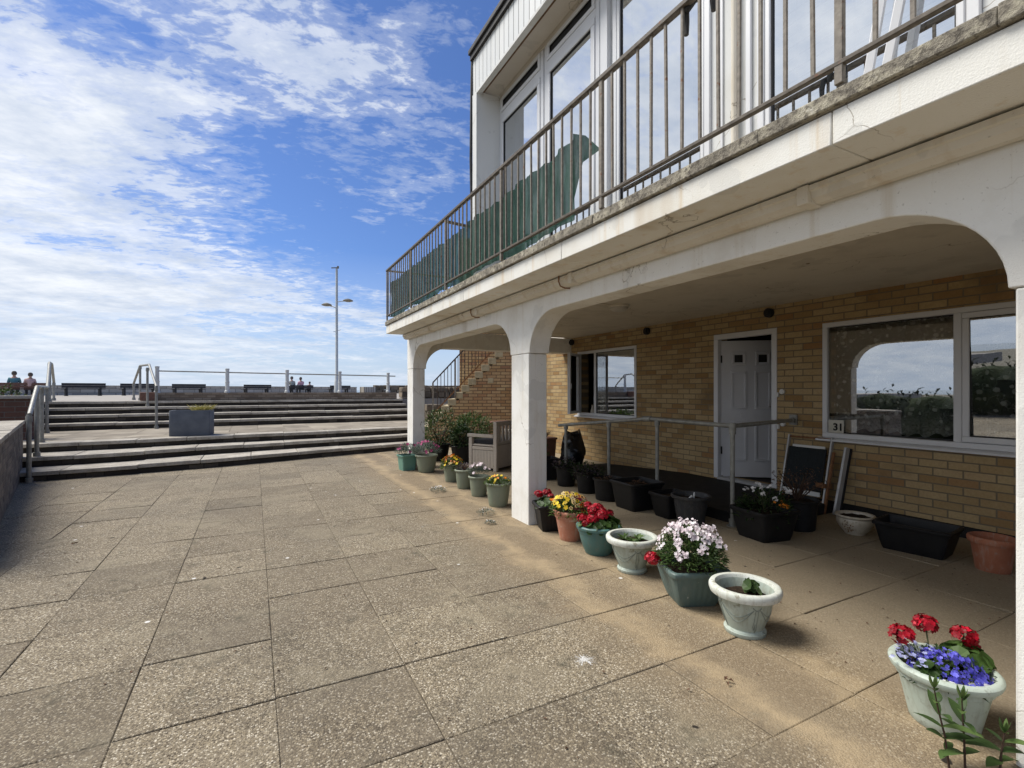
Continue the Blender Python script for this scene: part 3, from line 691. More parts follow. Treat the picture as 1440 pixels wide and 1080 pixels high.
handrail('step_handrail', 'galvanised handrail climbing the left side of the steps past the garden wall', [(-3.05, 10.12, 1.04), (-3.22, 11.0, 1.47), (-4.1, 14.6, 1.48), (-4.62, 16.6, 2.12), (-4.80, 17.4, 2.12), (-5.03, 18.4, 1.65)],
         [(-3.05, 10.1, 0), (-3.21, 10.95, .31), (-3.42, 11.9, .46), (-4.08, 14.5, .46), (-4.62, 16.6, 1.12), (-5.03, 18.4, 1.12)], .032)
handrail('step_handrail', 'galvanised handrail standing midway up the upper steps behind the grey planter', [(-2.14, 14.9, 1.50), (-2.55, 16.6, 2.12), (-2.90, 17.5, 2.12), (-3.22, 18.5, 1.63)],
         [(-2.14, 14.88, .46), (-2.55, 16.35, .965), (-2.90, 17.5, 1.12), (-3.22, 18.5, 1.12)], .03)
handrail('step_handrail', 'thick handrail post and sloping rail at the far left edge beyond the garden wall', [(-4.55, 11.3, 1.0), (-4.36, 11.6, 1.25), (-4.6, 12.4, 1.62)], [(-4.38, 11.6, .0), (-4.56, 12.3, .0)], .036)

# grey planter on the landing
pl = thing('stone_planter', 'rectangular grey stone planter standing on the landing between the flights', 'planter', (-1.16, 12.42, .465), -.10)
g = MB(); w, d, h = .365, .24, .53
g.loft([(w*.99, d*.99, 0), (w, d, .02), (w, d, h-.01), (w-.005, d-.005, h), (w-.035, d-.035, h), (w-.04, d-.04, h-.1)], 160, 0, 0, 60.); obj('box', g, 'planterbox', pl, ang=50)
g = MB(); g.box(-w+.04, w-.04, -d+.04, d-.04, h-.14, h-.08); obj('soil', g, 'soil', pl)
g = MB()
for _ in range(260):
    a = U(0, 6.28); p = Vector((.17+U(-.14, .14), U(-.12, .12), h-.08)); g.leaf(p, (cos(a)*.7, sin(a)*.7, U(.6, 1.6)), (0, 0, 1), U(.12, .30), .014, .3, .1)
obj('grass_tuft', g, 'l_straw', pl, smooth=False)

# ------------------------------------------------------------------ shrubs
def shrub(g, c, rx, ry, rz, n, L=.07, W=.035, shell=.45, lump=.35):
    c = Vector(c); k = 0
    while k < n:
        d = Vector((U(-1, 1), U(-1, 1), U(-.7, 1)))
        if d.length > 1 or d.length < .15: continue
        d.normalize(); m = 1+lump*mn.noise(d*2.3+c*3.7); rr = m*(U(shell, 1)**.6)
        p = c+Vector((d.x*rx, d.y*ry, d.z*rz))*rr
        if mn.noise(p*9/max(rx, .3)) < -.12 and U(0, 1) < .75: k += 1; continue
        q = (d+Vector((U(-1, 1), U(-1, 1), U(-.4, 1)))*.8)
        g.leaf(p, q, (U(-.3, .3), U(-.3, .3), 1), L*U(.6, 1.3), W*U(.7, 1.2), U(.1, .4)); k += 1
def stems(g, base, tips, r=.004):
    for t in tips:
        b, t = Vector(base), Vector(t); m = (b+t)/2+Vector((U(-.02, .02), U(-.02, .02), .01)); g.tube([b, m, t], [r, r*.8, r*.5], 5, False)
for (x, y, h, lab) in ((-6.1, 14.2, .5, 'tangled low shrub on the retaining wall at the far left edge'), (-5.2, 14.6, .42, 'tangled low shrub on the retaining wall beside the handrail')):
    s = thing('shrub', lab, 'shrub', (x, y, 1.2)); g = MB(); shrub(g, (0, 0, .12), .6, .45, h*.55, 900, .09, .045); obj('foliage', g, 'l_bush', s, smooth=False)
    g = MB(); stems(g, (0, 0, -.03), [(U(-.4, .4), U(-.3, .3), U(.15, .35)) for _ in range(14)], .01); obj('stem', g, 'redstem', s)
# dark hedge bank on the seaward left side, mirrored in the ground-floor windows
hd = thing('hedge', 'long dark clipped hedge beyond the garden wall on the left', 'hedge', (-5.2, 1.0, -.1))
g = MB(); n = 26
for i in range(n):
    y0 = -10+i*18/n
    c = Vector((-.0+U(-.1, .1), y0, .62)); rr = U(.62, .74)
    vs = []; fs = []
    for a in range(7):
        for b in range(10):
            th = pi*a/6; ph = 2*pi*b/10; d = Vector((sin(th)*cos(ph), sin(th)*sin(ph), cos(th))); vs.append(c+Vector((d.x*.7, d.y*1.0, d.z*rr*1.05))*(1+.2*mn.noise(d*2+c)))
    for a in range(6):
        for b in range(10): fs.append((a*10+b, a*10+(b+1) % 10, (a+1)*10+(b+1) % 10, (a+1)*10+b))
    g.add(vs, fs)
obj('core', g, 'l_hedge', hd)
g = MB()
for i in range(60):
    shrub(g, (U(-.15, .15), U(-10, 8), .74), .8, .6, .74, 60, .15, .08, .8)
obj('foliage', g, 'l_hedge', hd, smooth=False)

# ------------------------------------------------------------------ THE BUILDING
bd = thing('apartment_building', 'two storey block with white arcade, buff brick ground floor and balcony above', 'building', (0, 0, 0))
WX = 6.05
door = (4.06, 5.05, .13, 2.235)
win31 = (1.02, 3.48, .86, 2.22)
win2 = (6.72, 8.52, .90, 2.22)
g = MB(); wallX(g, WX, WX+.28, -7, 9.85, -.02, 2.56, [door, win31, win2]); obj('brick_wall', g, 'brick', bd, smooth=False)
# ceiling, slab, fascia, coping
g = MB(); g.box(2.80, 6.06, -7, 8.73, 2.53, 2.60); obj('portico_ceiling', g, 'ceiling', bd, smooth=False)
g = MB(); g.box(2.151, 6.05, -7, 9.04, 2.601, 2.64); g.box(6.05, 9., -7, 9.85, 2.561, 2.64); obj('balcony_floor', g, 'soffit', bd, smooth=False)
sl = MB(); y = -7.
while y < 9.03:
    w = min(2.05, 9.05-y); sl.box(2.15, 2.62, y+.0025, y+w-.0025, 2.45, 2.592); y += w
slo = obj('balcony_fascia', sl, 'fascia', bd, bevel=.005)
# soffit underneath (lighter grime) is the same concrete; coping strip of lichened screed on top
g = MB(); y = -7.
while y < 9.03:
    w = min(U(.5, 1.3), 9.055-y); j = U(-.005, .005); g.box(2.125+j, 2.32, y, y+w-.0005, 2.596+U(0, .008), 2.670+U(-.006, .006)); y += w
obj('coping', g, 'coping', slo, bevel=.005)
g = MB(); g.box(2.32, 6.05, 8.98, 9.06, 2.642, 2.67); obj('coping', g, 'coping', slo, bevel=.006)
# gutter
g = MB(); prof = [(2.555, 2.44), (2.555, 2.36), (2.50, 2.355), (2.462, 2.375), (2.452, 2.405), (2.440, 2.412), (2.440, 2.437)]
g.prism(prof, -7., 9.0, lambda a, b, h: (a, h, b)); gu = obj('gutter', g, 'gutter', bd, ang=25)
for y in (1.50, 3.55, 5.6, 7.5):
    g = MB(); g.box(2.430, 2.55, y-.03, y+.03, 2.348, 2.442); obj('gutter_joint', g, 'gutter', gu, bevel=.006)
for y in (3.72, 5.75):
    g = MB(); g.tube([(2.434, y, 2.449), (2.432, y, 2.40), (2.45, y, 2.36), (2.5, y, 2.345), (2.555, y, 2.35)], .006, 6); obj('bracket', g, 'rust', gu)
# columns and arcade
cols = [(.37, .76), (4.49, 4.88), (8.74, 9.10), (-3.75, -3.36)]
for a, b in cols:
    g = MB(); g.box(2.56, 2.785, a, b, -.03, 1.806); obj('column', g, 'render', bd, bevel=.008)
def arc(c, rx, rz, a0, a1, n=12): return [(c[0]+rx*cos(a0+(a1-a0)*k/n), c[1]+rz*sin(a0+(a1-a0)*k/n)) for k in range(n+1)]
ZI, ZB, ZT = 1.81, 2.21, 2.448
poly = [(-3.77, ZT), (-3.77, ZI)]
sp = [(-3.36, .37), (.76, 4.49), (4.88, 8.74)]
for a, b in sp:
    a += .02; b -= .02
    poly += [(a, ZI)]+arc((a+.46, ZI), .46, ZB-ZI, pi, pi/2)+arc((b-.46, ZI), .46, ZB-ZI, pi/2, 0)
poly += [(9.10, ZI), (9.10, ZT)]
pp = [poly[0]]
for q in poly[1:]:
    if (Vector(q)-Vector(pp[-1])).length > 1e-4: pp.append(q)
g = MB(); g.prism(pp, 2.5585, 2.803, lambda a, b, h: (h, a, b)); obj('arcade_beam', g, 'render', bd, bevel=.006, ang=30)
poly = [(2.806, ZT+.07), (2.806, ZI)]+arc((2.806+.46, ZI), .46, ZB-ZI, pi, pi/2)+[(WX-.001, ZB), (WX-.001, ZT+.07)]
pp = [poly[0]]
for q in poly[1:]:
    if (Vector(q)-Vector(pp[-1])).length > 1e-4: pp.append(q)
g = MB(); g.prism(pp, 8.75, 9.09, lambda a, b, h: (a, h, b)); obj('arcade_beam', g, 'render', bd, bevel=.006, ang=30)
# rooms behind the openings
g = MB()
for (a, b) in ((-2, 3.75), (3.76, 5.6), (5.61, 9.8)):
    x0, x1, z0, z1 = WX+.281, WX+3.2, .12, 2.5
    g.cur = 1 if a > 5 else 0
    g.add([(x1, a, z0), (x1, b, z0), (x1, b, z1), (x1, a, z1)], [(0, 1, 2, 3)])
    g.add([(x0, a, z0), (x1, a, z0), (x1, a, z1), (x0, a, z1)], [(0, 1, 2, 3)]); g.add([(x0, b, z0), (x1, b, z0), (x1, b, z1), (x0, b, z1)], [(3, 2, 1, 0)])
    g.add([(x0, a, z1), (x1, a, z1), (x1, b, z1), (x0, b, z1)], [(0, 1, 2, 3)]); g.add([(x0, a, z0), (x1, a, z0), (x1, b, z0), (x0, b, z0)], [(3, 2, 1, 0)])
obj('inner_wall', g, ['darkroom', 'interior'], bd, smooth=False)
g = MB(); g.box(9.26, 9.4, -7, 9.85, -.02, 2.56); g.box(6.33, 9.26, 9.80, 9.85, -.02, 2.56); obj('outer_wall', g, 'brick', bd, smooth=False)

def window(parent, ya, yb, za, zb, x, mulls, fw=.055, dep=.07, glassm='glass', sill=True, transom=None):
    """frame in plane x (outer face), lights between mullions"""
    g = MB(); fr_x0, fr_x1 = x, x+dep
    g.box(fr_x0, fr_x1, ya, yb, zb-fw, zb); g.box(fr_x0, fr_x1, ya, yb, za, za+fw)
    g.box(fr_x0, fr_x1, ya, ya+fw, za+fw, zb-fw); g.box(fr_x0, fr_x1, yb-fw, yb, za+fw, zb-fw)
    for m in mulls: g.box(fr_x0, fr_x1, m-fw*.6, m+fw*.6, za+fw, zb-fw)
    w = obj('window', g, 'upvc', parent, bevel=.006)
    return w
def pane(w, ya, yb, za, zb, x, gm='glass', fw=0.04, sash=True, yaw=0., pitch=0.):
    """a light: sash frame + gasket + glass"""
    if sash:
        g = MB(); g.box(x-.012, x+.03, ya, yb, zb-fw, zb); g.box(x-.012, x+.03, ya, yb, za, za+fw); g.box(x-.012, x+.03, ya, ya+fw, za+fw, zb-fw); g.box(x-.012, x+.03, yb-fw, yb, za+fw, zb-fw)
        obj('sash', g, 'upvc', w, bevel=.007); ya += fw; yb -= fw; za += fw; zb -= fw
    g = MB(); e = .008
    g.box(x+.002, x+.022, ya, yb, zb-e, zb); g.box(x+.002, x+.022, ya, yb, za, za+e); g.box(x+.002, x+.022, ya, ya+e, za+e, zb-e); g.box(x+.002, x+.022, yb-e, yb, za+e, zb-e)
    obj('gasket', g, 'gasket', w, smooth=False)
    g = MB(); g.add([(x+.014-yaw-pitch, ya+e, za+e), (x+.014+yaw-pitch, yb-e, za+e), (x+.014+yaw+pitch, yb-e, zb-e), (x+.014-yaw+pitch, ya+e, zb-e)], [(0, 3, 2, 1)]); obj('pane', g, gm, w, smooth=False)
# number 31 window
w = window(bd, 1.02, 3.48, .86, 2.22, WX-.012, [2.20])
pane(w, 2.237, 3.42, .92, 2.162, WX+.035, 'glass', .0, False, yaw=-.03)
pane(w, 1.08, 2.163, .92, 2.162, WX-.012, 'glass', .055, True, pitch=-.02)
g = MB(); g.prism([(WX-.07, .818), (WX-.07, .838), (WX-.012, .858), (WX+.05, .858), (WX+.05, .818)], .97, 3.53, lambda a, b, h: (a, h, b)); obj('sill', g, 'upvc', w, bevel=.004)
# net curtain
g = MB(); ny = 150; nz = 14; vs = []
for i in range(ny+1):
    y = 1.07+(3.43-1.07)*i/ny
    fx = .018*sin(y*37)+.012*sin(y*61+1)+.008*sin(y*13)
    zb_ = .955+.018*sin(y*2*pi/.17)+.014*sin(y*9)
    for j in range(nz+1):
        t = j/nz; vs.append((WX+.125+fx*(1-.3*t), y, zb_+(2.2-zb_)*t))
g.add(vs, [(i*(nz+1)+j, (i+1)*(nz+1)+j, (i+1)*(nz+1)+j+1, i*(nz+1)+j+1) for i in range(ny) for j in range(nz)])
nc = tag(obj('net_curtain', g, 'lace'), 'floral lace net curtain hanging inside the ground floor number 31 window', 'curtain')
for v in nc.data.vertices: v.co.z -= .95
nc.location.z = .95
# number card
cd = thing('number_card', 'cream card with black number 31 in the lower window corner', 'sign', (WX+.004, 3.33, .918))
g = MB(); g.box(-.002, .002, -.085, .085, 0, .15); obj('card', g, 'cardwhite', cd)
def text(body, size, loc, rot, mat, parent, name, bold=0.):
    cu = D.curves.new(name, 'FONT'); cu.body = body; cu.size = size; cu.extrude = .001; cu.offset = bold; cu.align_x = 'CENTER'
    to = D.objects.new(name, cu); C.objects.link(to); dg = bpy.context.evaluated_depsgraph_get(); dg.update()
    me = D.meshes.new_from_object(to.evaluated_get(dg)); D.objects.remove(to); D.curves.remove(cu)
    o = D.objects.new(name, me); C.objects.link(o); me.materials.clear(); me.materials.append(M[mat]); o.location = loc; o.rotation_euler = rot; o.parent = parent; return o
text('31', .115, (-.0045, -.025, .03), (pi/2, 0, -pi/2), 'ink', cd, 'numerals', .004)
# window 2 with open sash
w = window(bd, 6.72, 8.52, .90, 2.22, WX-.012, [7.92])
pane(w, 6.78, 7.885, .957, 2.163, WX+.0, 'glass', .0, False)
g = MB(); g.prism([(WX-.07, .858), (WX-.07, .878), (WX-.012, .898), (WX+.05, .898), (WX+.05, .858)], 6.67, 8.57, lambda a, b, h: (a, h, b)); obj('sill', g, 'upvc', w, bevel=.004)
sa_ = R(55); hx, hy = WX-.02, 8.47; L_ = .56
du = Vector((-sin(sa_), -cos(sa_), 0)); dn = Vector((du.y, -du.x, 0))
g = MB(); hp = Vector((hx, hy, 0))
for (a0, a1, z0, z1) in ((0, L_, .94, .99), (0, L_, 2.12, 2.17), (0, .05, .99, 2.12), (L_-.05, L_, .99, 2.12)):
    g.obox(hp+du*(a0+a1)/2+Vector((0, 0, (z0+z1)/2)), du, dn, (0, 0, 1), (a1-a0)/2, .03, (z1-z0)/2)
sh = obj('open_sash', g, 'upvc', w, bevel=.005)
g = MB(); p0 = hp+du*.05; p1 = hp+du*(L_-.05); g.add([(p0.x, p0.y, .99), (p1.x, p1.y, .99), (p1.x, p1.y, 2.12), (p0.x, p0.y, 2.12)], [(0, 1, 2, 3)]); obj('pane', g, 'glass', w, smooth=False)
g = MB(); p = hp+du*(L_-.025)-dn*.035+Vector((0, 0, 1.5)); g.obox(p, du, dn, (0, 0, 1), .012, .012, .05); obj('handle', g, 'upvc', w)
g = MB(); ny = 40; vs = []
for i in range(ny+1):
    y = 7.93+.22*i/ny; vs += [(WX+.2+.03*sin(i*1.1), y, .93), (WX+.2+.03*sin(i*1.1), y, 2.2)]
g.add(vs, [(2*i, 2*i+2, 2*i+3, 2*i+1) for i in range(ny)]); tag(obj('curtain', g, 'interior'), 'brownish curtain gathered inside the window with the open sash', 'curtain')
g = MB(); g.lathe([(.045, 0), (.05, .05), (.03, .12), (.022, .17), (.03, .19), (.001, .2)], 14); o = tag(obj('vase', g, 'ceramic'), 'small cream vase on the inner sill of the open window', 'vase'); o.location = (WX+.12, 8.16, .92)

# door
g = MB(); a, b, z0, z1 = door; fw = .075
g.box(WX-.014, WX+.07, a, b, z1-fw, z1); g.box(WX-.014, WX+.07, a, a+fw, z0, z1-fw); g.box(WX-.014, WX+.07, b-fw, b, z0, z1-fw)
df = obj('door_frame', g, 'upvc', bd, bevel=.006)
g = MB(); g.box(WX-.03, WX+.1, a+fw, b-fw, z0-.015, z0+.02); obj('threshold', g, 'alu', df)
hgx, hgy = WX+.06, b-fw-.005; th = R(52); dl = .80
g = MB(); g.box(0, .045, -dl, 0, 0, 1.985)
do = obj('door_leaf', g, 'door', bd, bevel=.004); do.location = (hgx, hgy, z0+.03); do.rotation_euler.z = th
def panel(y0, y1, z0, z1, depth=.02, wd=.032):
    g = MB()
    g.box(-depth, .001, y0, y1, z0, z0+wd); g.box(-depth, .001, y0, y1, z1-wd, z1); g.box(-depth, .001, y0, y0+wd, z0+wd, z1-wd); g.box(-depth, .001, y1-wd, y1, z0+wd, z1-wd)
    return obj('door_panel', g, 'door', do, bevel=.006)
yc = -dl/2
for sy in (-1, 1):
    a_, b_ = sorted((yc+sy*.055, yc+sy*.275))
    panel(a_, b_, .22, .80); panel(a_, b_, .98, 1.54)
    panel(a_+.01, b_-.01, 1.62, 1.82)
    g = MB(); g.box(-.006, .002, a_+.055, b_-.055, 1.665, 1.775); obj('door_glazing', g, 'gasket', do, smooth=False)
g = MB(); g.box(-.006, .001, yc-.14, yc+.14, .865, .915); obj('letter_plate', g, 'door', do, bevel=.004)
g = MB(); g.box(-.008, .001, -dl+.05, -dl+.08, .88, 1.10); g.tube([(-.006, -dl+.065, 1.02), (-.05, -dl+.065, 1.02), (-.05, -dl+.17, 1.02)], .009, 8); obj('door_handle', g, 'alu', do)
for z in (.32, 1.66):
    g = MB(); g.tube([(-.012, .004, z), (-.012, .004, z+.11)], .011, 8); obj('hinge', g, 'gasket', do)
g = MB(); g.box(-.004, .001, -dl+.02, -.02, -.012, .02); obj('weather_bar', g, 'door', do)
# small fittings
for (y, z, nm, rr) in ((3.98, 1.40, 'door_hook', .033), (3.97, .985, 'door_hook', .033)):
    h = MB(); h.tube([(WX-.001, y, z), (WX-.03, y, z)], rr, 16); h.tube([(WX-.03, y, z), (WX-.034, y, z)], rr*.6, 16); h.box(WX-.03, WX-.002, y+.05, y+.075, z-.07, z-.01); obj(nm, h, 'whiteplastic', bd)
for y in (4.16, 6.44, 8.71):
    h = MB(); h.tube([(WX-.0005, y, 2.44), (WX-.05, y, 2.44), (WX-.055, y, 2.44)], [.062, .062, .05], 18); h.tube([(WX-.056, y, 2.44), (WX-.07, y, 2.44)], .04, 14); obj('vent', h, 'gasket', bd)
g = MB(); g.box(WX-.0012, WX+.002, -7, 3.6, -.02, .11); obj('dark_base_strip', g, 'darkramp', bd, smooth=False)  # thin dark strip along the foot of the wall
lg = thing('ceiling_light', 'round white bulkhead light on the portico ceiling', 'light', (4.22, 5.02, 2.53))
g = MB(); g.lathe([(.13, 0), (.135, -.02), (.125, -.035)], 28); obj('base', g, 'ceiling', lg)
g = MB(); g.lathe([(.118, -.034), (.115, -.055), (.09, -.075), (.04, -.085), (.001, -.087)], 28); obj('diffuser', g, 'lampglass', lg)
g = MB(); g.bar((-.12, 0, -.008), (-1.36, .0, -.008), .016, .014); obj('conduit', g, 'ceiling', lg)
for (x, y) in ((3.3, 4.3), (3.45, 3.4), (4.3, 2.6), (3.9, 3.0), (3.2, 2.2), (3.25, 5.6), (4.9, 3.4)):
    g = MB(); g.disc((x, y, 2.527), (0, 0, -1), U(.012, .03), 8, 0., .3); obj('ceiling_stain', g, 'brown_timber', bd, smooth=False)

# ---- upper storey
UX = 2.85; Y1 = 5.80; Z0 = 2.64; ZH = 5.26
holes = [(4.62, 5.72, 2.82, 5.24), (3.63, 4.60, 2.82, 5.24), (2.40, 3.46, 2.68, 4.95), (.95, 2.04, 2.68, 4.95)]
g = MB(); wallX(g, UX, UX+.2, -7, Y1, Z0, 5.72, holes); obj('upper_wall', g, 'white_panel', bd, smooth=False)
g = MB(); g.box(UX+.2, 9., 5.6, Y1, Z0, 5.72); g.box(8.8, 9., -7, 5.6, Z0, 5.72); obj('end_wall', g, 'white_panel', bd, smooth=False)
g = MB(); g.box(2.49, UX+.001, Y1-.10, Y1+.03, Z0, 5.207); obj('fin_wall', g, 'white_panel', bd, bevel=.004)
g = MB(); g.box(2.50, 2.56, -7, Y1+.035, 5.21, 5.69); rf = obj('roof_fascia', g, 'cladding', bd, smooth=False)
g = MB(); g.box(2.492, 2.556, -7, Y1+.04, 5.175, 5.208); obj('drip_trim', g, 'white_panel', rf)
g = MB(); g.box(2.562, 2.60, -7, Y1-.005, 5.208, 5.26); obj('timber_strip', g, 'brown_timber', rf)
g = MB(); g.box(2.60, UX, -7, Y1-.005, 5.235, 5.26); obj('roof_soffit', g, 'soffit', bd, smooth=False)
g = MB(); g.box(UX-.035, UX, -7, Y1-.11, 5.18, 5.234); obj('timber_strip', g, 'soffit', bd, smooth=False)
g = MB(); g.box(2.44, 9.05, -7, Y1+.06, 5.725, 5.79); ro = obj('roof', g, 'black_trim', bd, bevel=.01)
g = MB(); g.box(2.465, 2.50, -7, Y1+.05, 5.66, 5.722); obj('roof_edge', g, 'black_trim', ro)
g = MB(); g.tube([(2.50, Y1+.055, 5.70), (2.49, Y1+.055, 5.2), (2.48, Y1+.055, 4.4), (2.495, Y1+.055, 3.6), (2.50, Y1+.055, 2.66)], .02, 8); obj('cable', g, 'black_trim', bd)
for (ya, yb) in ((4.62, 5.72), (3.63, 4.60)):
    w = window(bd, ya+.002, yb-.002, 2.82, 5.238, UX-.03, [], .06, .09)
    g = MB(); g.box(UX-.032, UX+.05, ya+.06, yb-.06, 4.90, 4.985); obj('transom', g, 'upvc', w, bevel=.006)
    pane(w, ya+.064, yb-.064, 4.988, 5.176, UX-.03, 'gasket', .045)
    pane(w, ya+.064, yb-.064, 2.884, 4.897, UX-.03, 'glass_up', .06)
for (ya, yb) in ((2.40, 3.46), (.95, 2.04)):
    w = window(bd, ya+.002, yb-.002, 2.68, 4.95, UX-.02, [], .05, .09)
    pane(w, ya+.055, yb-.055, 2.735, 4.895, UX-.005, 'glass_up', .035)
for y, w_, p_ in ((3.545, .05, .05), (2.31, .012, .012), (2.10, .02, .02)):
    g = MB(); g.box(UX-p_, UX-.001, y-w_, y+w_, 2.66, 5.18); obj('mullion_post', g, 'upvc', bd, bevel=.006)
g = MB(); g.tube([(UX-.03, 2.19, 2.66), (UX-.03, 2.19, 5.15)], .022, 10); obj('downpipe', g, 'gutter', bd)
g = MB(); g.box(UX+1.6, UX+1.75, -1., 5.5, Z0, 5.2); obj('inner_wall', g, 'interior', bd, smooth=False)
g = MB(); g.box(UX+.40, UX+.5, .9, 2.1, Z0, 5.2); obj('inner_wall', g, 'white_brick', bd, smooth=False)  # added white brick wall, stands in for brick reflected in the right pane
def curtain(ya, yb, x, za, zb, lab, fold=.03, k=70):
    g = MB(); n = 60; vs = []
    for i in range(n+1):
        y = ya+(yb-ya)*i/n; f = fold*sin(y*k)+fold*.5*sin(y*k*1.7+1); vs += [(x+f, y, za), (x+f, y, zb)]
    g.add(vs, [(2*i, 2*i+2, 2*i+3, 2*i+1) for i in range(n)]); return tag(obj('curtain', g, 'curtain'), lab, 'curtain')
curtain(2.42, 3.05, UX+.16, 2.70, 4.9, 'white curtain drawn across the right part of the balcony door')
curtain(4.66, 5.70, UX+.20, 2.86, 4.9, 'white sheer curtain behind the upper window nearest the roof corner')
curtain(3.66, 4.58, UX+.24, 2.86, 4.9, 'white sheer curtain behind the middle upper window')
g = MB(); ux = UX-.06
o = thing('white_frame', 'loose white window frame leaning by the right balcony window', 'frame', (UX-.10, 1.33, 2.645))
for q in (0, .075):
    g.bar((0, .09-q, 0), (.04, -.05-q*1.3, .95), .03, .04)
obj('frame_bar', g, 'upvc', o, bevel=.004)

# ------------------------------------------------------------------ balcony railing
br = thing('balcony_railing', 'weathered brown metal balcony railing with thin upright bars', 'railing', (2.15, 9.0, 2.64))
bo = Vector(br.location)
def bp(x, y, z): return (x-bo.x, y-bo.y, z-bo.z)
XR = 2.155; ZTOP, ZBOT = 3.60, 2.775
g = MB(); g.bar(bp(XR, -7, ZTOP), bp(XR, 9.02, ZTOP), .042, .03); obj('top_rail', g, 'rail', br, bevel=.004)
g = MB(); g.bar(bp(XR, -7, ZBOT), bp(XR, 9.02, ZBOT), .03, .02); obj('bottom_rail', g, 'rail', br, bevel=.003)
g = MB(); g.bar(bp(XR+.02, 9.0, ZTOP), bp(5.9, 9.0, ZTOP), .03, .028); g.bar(bp(XR+.02, 9.0, ZBOT), bp(5.9, 9.0, ZBOT), .02, .02)
for k in range(28): g.bar(bp(XR+.13*(k+1), 9.0, ZBOT), bp(XR+.13*(k+1), 9.0, ZTOP), .012)
obj('end_panel', g, 'bar', br)
posts = [-5.1, -3.53, -1.97, -.4, 1.17, 2.75, 4.32, 5.9, 7.45, 9.0]
for y in posts:
    g = MB(); g.bar(bp(XR, y, ZBOT-.085), bp(XR, y, ZTOP-.016), .026, .034); g.bar(bp(XR, y, ZBOT-.085), bp(XR+.10, y, ZBOT-.10), .03, .022); obj('post', g, 'bar', br, bevel=.003)
y = 9.0-.1225
bars = 0
while y > -2.3:
    if min(abs(y-q) for q in posts) > .05:
        g = MB(); j = U(-.004, .004); g.bar(bp(XR+j, y, ZBOT+.01), bp(XR+U(-.003, .003), y+U(-.004, .004), ZTOP-.015), .0145); obj('baluster', g, 'bar', br); bars += 1
    y -= .1225
g = MB(); g.bar(bp(XR, 5.9, ZTOP-.04), bp(2.5, 5.9, ZTOP-.06), .03, .03); obj('wall_tie', g, 'rail', br)
# rusty rag hooks hanging on the railing top
rg = thing('hose_bracket', 'dark rusted twin hook bracket hanging off the balcony handrail', 'bracket', (2.2, 2.0, 3.59))
g = MB(); g.tube([(-.03, .0, -.02), (.0, -.03, .03), (.02, -.1, .03), (.03, -.13, -.01), (.03, -.135, -.09)], [.02, .018, .018, .02, .014], 8)
g.tube([(-.01, .02, .0), (.0, .03, -.06), (.0, .03, -.13)], [.016, .018, .014], 8); obj('hook', g, 'black_trim', rg)
# green netting
nt = thing('windbreak_netting', 'sagging dark green shade netting tied along the inside of the balcony railing', 'windbreak', (2.2, 6.0, 2.68))
g = MB(); n = 260; nz = 10; vs = []
for i in range(n+1):
    y = 3.18+(8.97-3.18)*i/n
    zt = 3.385+.02*sin(y*5.1)+.018*abs(sin(y*9.7))-.03*abs(sin(y*2.6+.6)); zb2 = 2.74+.02*sin(y*4.3)
    if y < 3.5: zt += .035*(3.5-y)/.3
    for j in range(nz+1):
        t = j/nz
        vs.append((2.225-2.2+(.013*sin(y*2*pi/.245)+.005*sin(y*2*pi/.11))*(.6+.4*t)+.012*mn.noise(Vector((y*6, t*3, 0)))+.02*mn.noise(Vector((y*1.5, t*2, 4))), y-6.0, zb2+(zt-zb2)*t-2.68))
g.add(vs, [(i*(nz+1)+j, (i+1)*(nz+1)+j, (i+1)*(nz+1)+j+1, i*(nz+1)+j+1) for i in range(n) for j in range(nz)])
obj('netting', g, 'netting', nt)
g = MB(); vs = [(.02, 3.19-6, .755), (.06, 3.08-6, .70), (.12, 2.97-6, .56), (.05, 3.10-6, .50), (.02, 3.19-6, .2)]
g.add(vs, [(0, 1, 3), (1, 2, 3), (0, 3, 4)]); obj('loose_corner', g, 'netting', nt)
# withered pots on the balcony behind the netting
def withered(g, h, n, spread):
    for _ in range(n):
        a = U(0, 6.28); t = Vector((cos(a)*spread*U(.2, 1), sin(a)*spread*U(.2, 1), h*U(.5, 1)))
        g.tube([(0, 0, 0), t*.5+Vector((0, 0, .03)), t], [.005, .004, .002], 4, False)
for (y, lab) in ((7.9, 'dark dried plant on the balcony floor nearest the far railing corner'), (6.9, 'dark dried plant in the middle of the balcony floor behind the netting')):
    t_ = thing('balcony_plant', lab, 'plant', (2.45, y, 2.64)); g = MB(); g.lathe([(.08, 0), (.11, .14), (.12, .14), (.10, .12), (.001, .12)], 18); obj('pot', g, 'blackpot', t_)
    g = MB(); withered(g, .3, 26, .22); g2 = MB(); shrub(g2, (0, 0, .25), .22, .22, .12, 140, .06, .03); obj('stem', g, 'redstem', t_); obj('foliage', g2, 'l_dark', t_, smooth=False)

